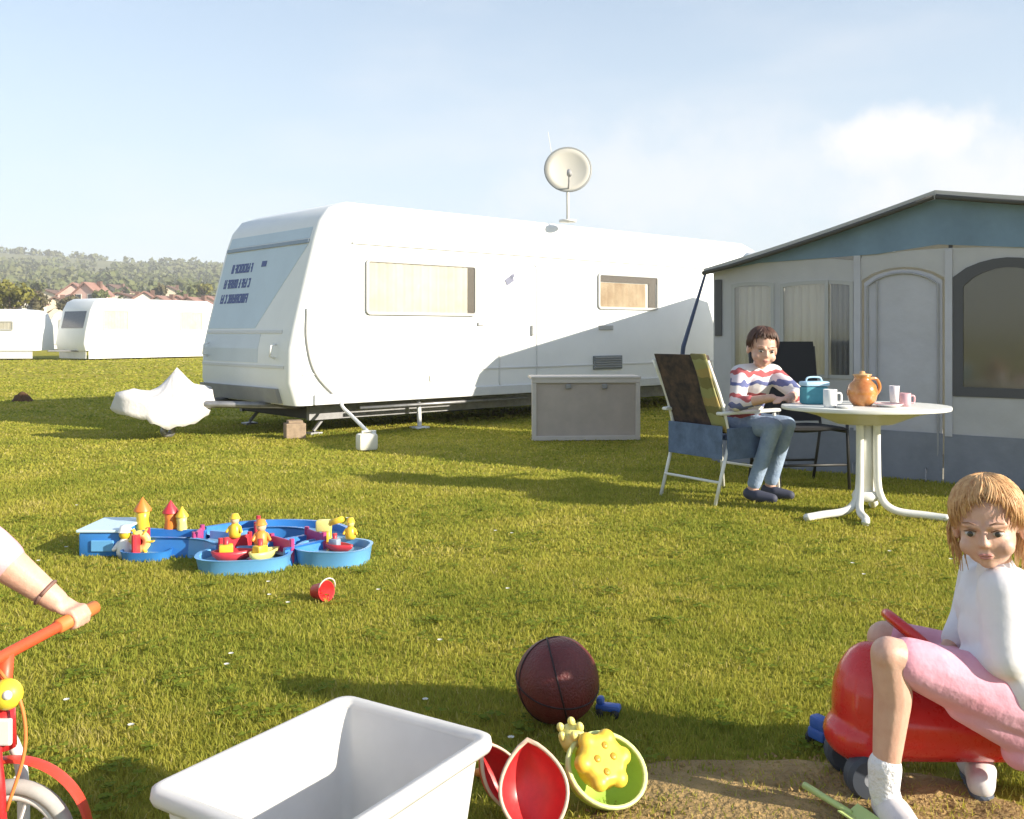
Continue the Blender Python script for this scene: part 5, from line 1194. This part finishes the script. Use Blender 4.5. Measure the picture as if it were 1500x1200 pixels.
# ================================================================== WATER PLAY SET
ps = thing('water_play_set', 'blue plastic water channel play set spread out on the lawn', 'play set', (-1.6, 5.1, 0), 0)
PB = mat('canal_blue', (.035, .20, .56), .28, var=.06); PLB = mat('canal_light_blue', (.13, .37, .68), .28, var=.05); WAT = mat('shallow_water', (.22, .42, .55), .06); PY = mat('play_yellow', (.76, .50, .04), .3); PR_ = mat('play_red', (.55, .035, .05), .3); PM = mat('play_magenta', (.42, .05, .18), .35)
o_ = Vector((-1.6, 5.1, 0))
def trough(path, wd, hh, m_, water=True):
    P_ = [Vector((p[0], p[1], 0)) - o_ for p in path]; w2 = wd / 2
    prof_ = [(-w2 - .012, 0), (-w2, hh - .012), (-w2 - .012, hh), (-w2 + .014, hh), (-w2 + .016, .018), (w2 - .016, .018), (w2 - .014, hh), (w2 + .012, hh), (w2, hh - .012), (w2 + .012, 0)]
    V = []; n = len(prof_)
    Wv = []
    for i, p in enumerate(P_):
        d = (P_[min(i + 1, len(P_) - 1)] - P_[max(i - 1, 0)]).normalized(); lat = Vector((-d.y, d.x, 0))
        V += [p + lat * a + Vector((0, 0, z)) for a, z in prof_]; Wv += [p + lat * (w2 - .016) + Vector((0, 0, hh * .6)), p - lat * (w2 - .016) + Vector((0, 0, hh * .6))]
    fs = [tuple(range(n)), tuple(len(V) - n + k for k in range(n))[::-1]] + [(i * n + k, (i + 1) * n + k, (i + 1) * n + (k + 1) % n, i * n + (k + 1) % n) for i in range(len(P_) - 1) for k in range(n)]
    t = MB().add(V, fs).build('channel', m_, ps, 'auto')
    if water: MB().add(Wv, [(2 * i, 2 * i + 1, 2 * i + 3, 2 * i + 2) for i in range(len(P_) - 1)]).build('water', WAT, t)
    return t
trough(catmull([(-2.12, 5.24, 0), (-1.90, 5.20, 0), (-1.70, 5.18, 0)], 4), .20, .105, PB)
trough(catmull([(-1.695, 5.18, 0), (-1.56, 5.12, 0), (-1.46, 5.02, 0)], 4), .20, .105, PLB)
trough(catmull([(-1.66, 5.32, 0), (-1.50, 5.46, 0), (-1.28, 5.50, 0), (-1.08, 5.42, 0), (-.98, 5.27, 0)], 4), .20, .10, PB)
trough(catmull([(-1.23, 4.93, 0), (-1.14, 5.05, 0), (-1.06, 5.14, 0)], 4), .18, .095, PB)
def oval_basin(c, rx_, ry_, hh, m_, rz):
    V = []; n = 30
    for (k, z) in ((1.0, 0), (1.06, hh - .01), (1.10, hh), (1.0, hh), (.94, .02), (.0001, .02)):
        for i in range(n):
            a = 2 * math.pi * i / n; x, y = rx_ * k * math.copysign(abs(math.cos(a)) ** .75, math.cos(a)), ry_ * k * math.copysign(abs(math.sin(a)) ** .75, math.sin(a))
            V.append((c[0] - o_.x + x * math.cos(rz) - y * math.sin(rz), c[1] - o_.y + x * math.sin(rz) + y * math.cos(rz), z))
    b_ = MB().add(V, [(j * n + i, j * n + (i + 1) % n, (j + 1) * n + (i + 1) % n, (j + 1) * n + i) for j in range(5) for i in range(n)] + [tuple(range(n))]).build('basin', m_, ps, 'auto')
    MB().add([(v[0] * 1, v[1] * 1, hh * .55) for v in [tuple((Vector(V[4 * n + i]) - Vector(V[5 * n])) * .99 + Vector(V[5 * n])) for i in range(n)]], [tuple(range(n))]).build('water', WAT, b_)
    return b_
oval_basin((-1.36, 4.86), .22, .16, .075, PLB, R(8)); oval_basin((-.93, 5.00), .18, .16, .085, PLB, R(-6)); oval_basin((-1.93, 5.05), .12, .08, .05, PB, 0)
# harbour block on the left
MB().box((-2.20 - o_.x, 5.26 - o_.y, .065), (.22, .34, .13), bev=.012).build('harbour_block', PB, ps, 'auto'); MB().box((-2.20 - o_.x, 5.26 - o_.y, .1375), (.24, .36, .015), bev=.005).build('harbour_deck', mat('pale_blue_plastic', (.55, .70, .80), .3), ps)
MB().box((-2.18 - o_.x, 5.085 - o_.y, .06), (.12, .012, .06), bev=.004).build('harbour_door', PLB, ps)
def tower(x, y, m1, m2, s=1.0, z=0.10):
    x -= o_.x; y -= o_.y
    t = MB().lathe([(.03 * s, 0), (.034 * s, .012), (.028 * s, .05 * s), (.034 * s, .09 * s), (.001, .095 * s)], (x, y, z), 14).build('tower', m1, ps, True)
    MB().lathe([(.042 * s, .088 * s), (.040 * s, .098 * s), (.001, .155 * s)], (x, y, z), 14).build('roof', m2, t, True)
tower(-2.06, 5.33, PY, mat('play_orange', (.70, .20, .03), .35), 1.15, .10); tower(-1.90, 5.32, MATS['play_orange'], PR_, 1.05, .10); tower(-1.83, 5.30, mat('play_pale_yellow', (.76, .66, .22), .3), PY, .85, .10)
# crane
cr = MB().tube([(-.99 - o_.x, 5.13 - o_.y, .0), (-.99 - o_.x, 5.13 - o_.y, .17)], .022, 10).build('crane', PY, ps, True)
MB().tube([(-1.00 - o_.x, 5.13 - o_.y, .165), (-.90 - o_.x, 5.08 - o_.y, .205)], .016, 8).build('jib', PY, cr, True); MB().box((-1.01 - o_.x, 5.13 - o_.y, .16), (.08, .06, .06), bev=.01).build('cab', MATS['play_pale_yellow'], cr, 'auto')
for (x, y, m_, rz) in ((-1.70, 5.18, PM, .1), (-1.45, 5.01, PR_, -.6), (-1.20, 4.98, PM, .8), (-1.06, 5.15, PM, .7), (-1.98, 5.10, PR_, 0), (-1.45, 5.44, PR_, .2)):
    rt2 = Matrix.Rotation(rz, 3, 'Z'); g = MB(); c0 = Vector((x, y, 0)) - o_
    g.box(c0 + Vector((0, 0, .07)), (.014, .19, .11), rt2, .004)
    for s in (-1, 1): g.tube([c0 + rt2 @ Vector((0, s * .095, .0)), c0 + rt2 @ Vector((0, s * .095, .135))], .013, 8)
    g.build('lock_gate', m_, ps)
pw = MB().lathe([(.02, -.012), (.055, -.012), (.06, 0), (.055, .012), (.02, .012)], (-1.98 - o_.x, 5.085 - o_.y, .085), 16, rx, True).build('paddle_wheel', MATS['play_pale_yellow'], ps, True)
for k in range(6): a = k * math.pi / 3; MB().box((-1.98 - o_.x + .06 * math.cos(a), 5.085 - o_.y, .085 + .06 * math.sin(a)), (.03, .03, .006), Matrix.Rotation(-a, 3, 'Y')).build('paddle', PY, pw)
def toy_boat(label, x, y, z, rz, m_, m2, s=1.0):
    t = thing('toy_boat', label, 'toy boat', (x, y, z), rz)
    V = []; n = 20
    for (k, zz) in ((.62, 0), (.92, .02), (1.0, .042), (.86, .042), (.7, .020), (.01, .018)):
        for i in range(n):
            a = 2 * math.pi * i / n; px_ = math.cos(a); V.append((.085 * s * k * (px_ + (.25 * max(0, px_) ** 3)), .045 * s * k * math.sin(a) * (1 - .45 * max(0, px_) ** 2), zz * s))
    MB().add(V, [(j * n + i, j * n + (i + 1) % n, (j + 1) * n + (i + 1) % n, (j + 1) * n + i) for j in range(5) for i in range(n)] + [tuple(range(n))]).build('hull', m_, t, True)
    MB().box((-.02 * s, 0, .045 * s), (.06 * s, .05 * s, .05 * s), bev=.008).build('cabin', m2, t, 'auto'); MB().lathe([(.012 * s, .06 * s), (.014 * s, .10 * s), (.001, .10 * s)], (-.02 * s, 0, 0), 10).build('funnel', PR_, t, True)
def toy_figure(label, x, y, z, rz, m_, m2, s=1.0):
    t = thing('toy_figure', label, 'toy figure', (x, y, z), rz)
    c = MB(); c.lathe([(.001, 0), (.026 * s, 0), (.030 * s, .02 * s), (.024 * s, .055 * s), (.014 * s, .066 * s), (.001, .068 * s)], (0, 0, 0), 14)
    for k in (-1, 1): c.caps((k * .022 * s, 0, .048 * s), (k * .034 * s, -.015 * s, .030 * s), .009 * s, .007 * s)
    c.build('body', m_, t, True); h_ = MB().ell((0, 0, .082 * s), .021 * s).build('head', m2, t, True); MB().lathe([(.026 * s, .090 * s), (.022 * s, .096 * s), (.016 * s, .112 * s), (.001, .114 * s)], (0, 0, 0), 14).build('hat', m_, h_, True)
toy_boat('red toy boat with yellow cabin floating in the front basin of the play set', -1.43, 4.86, .040, .3, PR_, PY, 1.15)
toy_boat('pale yellow toy boat floating beside the red one in the play set', -1.27, 4.88, .040, 1.0, MATS['play_pale_yellow'], PY, 1.05)
toy_boat('dark red toy boat moored in the round basin under the crane', -.92, 5.04, .045, -.4, PR_, MATS['brow_blue_grey'], .9)
TAN = mat('toy_face', (.72, .48, .30), .5)
toy_figure('orange toy figure standing on the front basin edge of the play set', -1.31, 4.99, .08, .3, MATS['orange_toy_plastic'], TAN, 1.25)
toy_figure('yellow toy figure standing on the lock of the play set', -1.45, 5.00, .125, 0, PY, TAN, 1.1)
toy_figure('white toy figure standing by the paddle wheel of the play set', -2.06, 5.09, .0, 0, WHITE, PY, 1.5)
toy_figure('small yellow toy figure beside the crane of the play set', -.87, 5.15, .085, 0, PY, MATS['play_pale_yellow'], 1.0)
# mole hill far out on the lawn
q = gnd(33, 588); mh = MB(); V = [(0, 0, .17)]; 
for j in range(1, 6):
    for i in range(18): a = i * math.pi / 9; r2_ = .034 * j * (1 + .2 * mnoise.noise(Vector((a, j, 2)))); V.append((r2_ * 1.1 * math.cos(a), r2_ * math.sin(a), max(-.01, .17 * (1 - (j / 5) ** 1.5) + .02 * mnoise.noise(Vector((a * 3, j, 1))))))
mh.add(V, [(0, 1 + i, 1 + (i + 1) % 18) for i in range(18)] + [(1 + j * 18 + i, 19 + j * 18 + i, 19 + j * 18 + (i + 1) % 18, 1 + j * 18 + (i + 1) % 18) for j in range(4) for i in range(18)])
mo = mh.build('molehill', mat('brown_soil', (.09, .045, .018), .95, var=.3, scale=20, bump=.8, bscale=30), None, True); mo.location = (q.x, q.y, 0); tag(mo, 'small brown molehill out on the sunny meadow', 'molehill')

# ================================================================== GRASS
def grass_mat():
    m = bpy.data.materials.new('grass_blades'); m.use_nodes = True; t = m.node_tree; t.nodes.clear(); o = N(t, 'ShaderNodeOutputMaterial')
    at_ = N(t, 'ShaderNodeAttribute', attribute_name='tint'); geo = N(t, 'ShaderNodeNewGeometry')
    nz = N(t, 'ShaderNodeTexNoise'); nz.inputs['Scale'].default_value = 1.3; nz.inputs['Detail'].default_value = 6; nz.inputs['Roughness'].default_value = .62; t.links.new(geo.outputs['Position'], nz.inputs['Vector'])
    ad = N(t, 'ShaderNodeMath', operation='MULTIPLY_ADD'); t.links.new(nz.outputs[0], ad.inputs[0]); ad.inputs[1].default_value = 1.9; ad.inputs[2].default_value = -.93
    a2 = N(t, 'ShaderNodeMath', operation='ADD'); t.links.new(ad.outputs[0], a2.inputs[0]); t.links.new(at_.outputs['Fac'], a2.inputs[1])
    rp = N(t, 'ShaderNodeValToRGB'); el = rp.color_ramp.elements; el[0].position = 0.0; el[0].color = (.20, .25, .035, 1); el[1].position = 1.0; el[1].color = (.54, .47, .17, 1)
    e1 = el.new(.45); e1.color = (.355, .360, .056, 1); e2 = el.new(.75); e2.color = (.47, .425, .075, 1)
    t.links.new(a2.outputs[0], rp.inputs[0])
    df = N(t, 'ShaderNodeBsdfPrincipled'); df.inputs['Roughness'].default_value = .7; df.inputs['Specular IOR Level'].default_value = .12; t.links.new(rp.outputs[0], df.inputs['Base Color'])
    tr = N(t, 'ShaderNodeBsdfTranslucent'); t.links.new(rp.outputs[0], tr.inputs[0]); mx = N(t, 'ShaderNodeMixShader'); mx.inputs[0].default_value = .5
    t.links.new(df.outputs[0], mx.inputs[1]); t.links.new(tr.outputs[0], mx.inputs[2]); t.links.new(mx.outputs[0], o.inputs[0]); return m
def band(y0, y1, dens, hgt, wid, half=.72):
    A_ = half * (y1 * y1 - y0 * y0) + 1.2 * (y1 - y0); n = int(A_ * dens)
    u = rng.random(n); y = np.sqrt(y0 * y0 + u * (y1 * y1 - y0 * y0)); x = (rng.random(n) * 2 - 1) * (half * y + .6)
    return x, y, hgt * np.ones(n), wid * np.ones(n)
bands = [band(1.45, 3.2, 15000, .024, .0036), band(3.2, 5.0, 9500, .021, .0048), band(5.0, 8.0, 3800, .020, .0085), band(8, 13, 1100, .020, .017), band(13, 24, 150, .026, .042), band(24, 42, 24, .03, .09)]
x = np.concatenate([b_[0] for b_ in bands]); y = np.concatenate([b_[1] for b_ in bands]); h = np.concatenate([b_[2] for b_ in bands]); wd = np.concatenate([b_[3] for b_ in bands])
keep = np.ones(len(x), bool)
# not inside the tub, the awning or the play set, thin on the sandy patch
def rect_mask(cx2, cy2, rz, hx_, hy_): dx, dy = x - cx2, y - cy2; u_ = dx * math.cos(rz) + dy * math.sin(rz); v_ = -dx * math.sin(rz) + dy * math.cos(rz); return (np.abs(u_) < hx_) & (np.abs(v_) < hy_)
keep &= ~rect_mask(-.38, 2.01, R(57.8), .245, .18)
ca, sa = math.cos(TA), math.sin(TA); keep &= ~rect_mask(L0[0] + ca * UW / 2 - sa * D / 2, L0[1] + sa * UW / 2 + ca * D / 2, TA, UW / 2 + .01, D / 2 + .01)
keep &= ~rect_mask(-2.20, 5.26, 0, .12, .18); keep &= ~(((x + 1.36) / .22) ** 2 + ((y - 4.86) / .16) ** 2 < 1); keep &= ~(((x + .93) / .18) ** 2 + ((y - 5.0) / .16) ** 2 < 1)
nzv = np.array([mnoise.noise(Vector((a * 6, b_ * 6, 0))) for a, b_ in zip(x[y < 3.2], y[y < 3.2])])
sandy = ((x[y < 3.2] - cx_) / .62) ** 2 + ((y[y < 3.2] - cy_) / .33) ** 2
kk = np.where(y < 3.2)[0]; keep[kk[(sandy + nzv * .9 < 1.0) & (rng.random(len(kk)) < .72)]] = False
x, y, h, wd = x[keep], y[keep], h[keep], wd[keep]; n = len(x)
# tufty height: patches of longer grass
ph = .75 + .35 * np.sin(x * 7.1 + 2 * np.sin(y * 5.3)) * np.cos(y * 8.3 + np.sin(x * 6)) ; h = h * (0.55 + .75 * rng.random(n)) * (0.75 + .3 * ph)
az = rng.random(n) * 2 * np.pi; lean = h * (.15 + .75 * rng.random(n)); fx_, fy_ = np.cos(az), np.sin(az)
ra_ = rng.random(n) * np.pi; px_, py_ = np.cos(ra_) * wd / 2, np.sin(ra_) * wd / 2
zz = np.zeros(n)
P0 = np.stack([x - px_, y - py_, zz - .002], 1); P1 = np.stack([x + px_, y + py_, zz - .002], 1)
mx_, my_ = x + fx_ * lean * .35, y + fy_ * lean * .35
P2 = np.stack([mx_ + px_ * .8, my_ + py_ * .8, h * .6], 1); P3 = np.stack([mx_ - px_ * .8, my_ - py_ * .8, h * .6], 1); P4 = np.stack([x + fx_ * lean, y + fy_ * lean, h], 1)
V = np.stack([P0, P1, P2, P3, P4], 1).reshape(-1, 3).astype(np.float32)
base_i = (np.arange(n, dtype=np.int32) * 5)[:, None]
lo_ = np.concatenate([base_i + np.array([[0, 1, 2, 3]]), base_i + np.array([[3, 2, 4]])], 1).astype(np.int32).ravel()
me = bpy.data.meshes.new('grass'); me.vertices.add(len(V)); me.vertices.foreach_set('co', V.ravel()); me.loops.add(len(lo_)); me.loops.foreach_set('vertex_index', lo_)
me.polygons.add(2 * n); st_ = np.stack([np.arange(n) * 7, np.arange(n) * 7 + 4], 1).astype(np.int32).ravel(); me.polygons.foreach_set('loop_start', st_)
att = me.attributes.new('tint', 'FLOAT', 'POINT'); tv = np.clip(rng.normal(.46, .13, n), 0, 1); tv[rng.random(n) < .04] = .95
att.data.foreach_set('value', np.repeat(tv, 5).astype(np.float32)); me.update()
go = link('grass', me, grass_mat()); tag(go, 'short mown yellow-green grass of the camping meadow', 'grass', kind='stuff')

# ------------------------------------------------------------------ clover, daisies and crumbs of earth
def flat_mesh(name, V_, sizes, m_, label, cat):
    me = bpy.data.meshes.new(name); V_ = np.asarray(V_, np.float32); me.vertices.add(len(V_)); me.vertices.foreach_set('co', V_.ravel()); me.loops.add(len(V_)); me.loops.foreach_set('vertex_index', np.arange(len(V_), dtype=np.int32))
    n_ = len(V_) // sizes; me.polygons.add(n_); me.polygons.foreach_set('loop_start', (np.arange(n_) * sizes).astype(np.int32)); me.update(); me.validate()
    tag(link(name, me, m_), label, cat, kind='stuff')
r3 = random.Random(5)
def lawn_spot():
    while True:
        y_ = r3.uniform(1.7, 6.5); x_ = r3.uniform(-1, 1) * (.62 * y_)
        if abs(x_ + .38) < .34 and abs(y_ - 2.0) < .36: continue
        if ((x_ - cx_) / .62) ** 2 + ((y_ - cy_) / .33) ** 2 < 1: continue
        return x_, y_
V_ = []
for k in range(420):
    x_, y_ = lawn_spot()
    for q_ in range(r3.randint(4, 14)):
        xx, yy, zz_ = x_ + r3.gauss(0, .035), y_ + r3.gauss(0, .035), r3.uniform(.014, .030); a0 = r3.uniform(0, 6.28); rl = r3.uniform(.005, .0085)
        for l_ in range(3):
            a = a0 + l_ * 2.094; c0 = Vector((xx + math.cos(a) * rl * 1.05, yy + math.sin(a) * rl * 1.05, zz_)); tl = r3.uniform(-.4, .4); 
            V_ += [(c0.x + rl * math.cos(g_), c0.y + rl * math.sin(g_), c0.z + rl * tl * math.cos(g_ - a)) for g_ in np.linspace(0, 6.283, 7)[:-1]]
flat_mesh('clover', V_, 6, mat('clover_leaf', (.15, .20, .022), .85, col2=(.22, .26, .035), scale=12, trans=.3, spec=.08), 'low dark green clover patches growing through the lawn', 'clover')
V_ = []
for k in range(34):
    x_, y_ = lawn_spot(); zz_ = r3.uniform(.032, .042)
    for l_ in range(9):
        a = l_ * .698; c0 = Vector((x_ + math.cos(a) * .006, y_ + math.sin(a) * .006, zz_)); V_ += [(c0.x + math.cos(a + g_) * .0042, c0.y + math.sin(a + g_) * .0042, zz_ + .002 * math.cos(g_)) for g_ in (0, 1.1, 3.14, -1.1)]
flat_mesh('daisies', V_, 4, mat('daisy_white', (.74, .73, .68), .8, trans=.2), 'scattered small white daisies in the lawn', 'daisies')
V_ = []
for k in range(900):
    a = r3.uniform(0, 6.28); q_ = math.sqrt(r3.random()) * 1.02; p_ = Vector((cx_ + .62 * q_ * math.cos(a), cy_ + .33 * q_ * math.sin(a), .010)); rr_2 = r3.uniform(.002, .0075) * (1.6 if r3.random() < .05 else 1)
    P_ = [p_ + Vector((r3.uniform(.6, 1.2) * rr_2 * math.cos(g_), r3.uniform(.6, 1.2) * rr_2 * math.sin(g_), 0)) for g_ in (0, 1.57, 3.14, 4.71)]; T_ = p_ + Vector((r3.uniform(-.3, .3) * rr_2, r3.uniform(-.3, .3) * rr_2, rr_2 * r3.uniform(.8, 1.3)))
    for l_ in range(4): V_ += [tuple(P_[l_]), tuple(P_[(l_ + 1) % 4]), tuple(T_)]
flat_mesh('earth_crumbs', V_, 3, sand, 'loose crumbs of sandy earth strewn over the bare patch', 'earth')

# ================================================================== HAZE
hzm = bpy.data.materials.new('valley_haze'); hzm.use_nodes = True; t = hzm.node_tree; t.nodes.clear()
o = N(t, 'ShaderNodeOutputMaterial'); pv = N(t, 'ShaderNodeVolumePrincipled'); pv.inputs['Color'].default_value = (.93, .95, 1.0, 1); pv.inputs['Density'].default_value = 0.0006; pv.inputs['Anisotropy'].default_value = 0.0
t.links.new(pv.outputs[0], o.inputs['Volume'])
hb_ = MB().box((-200, 400, 40.5), (2400, 1500, 83)).build('haze', hzm); tag(hb_, 'pale valley haze veiling the far hill and village', 'haze', kind='stuff')
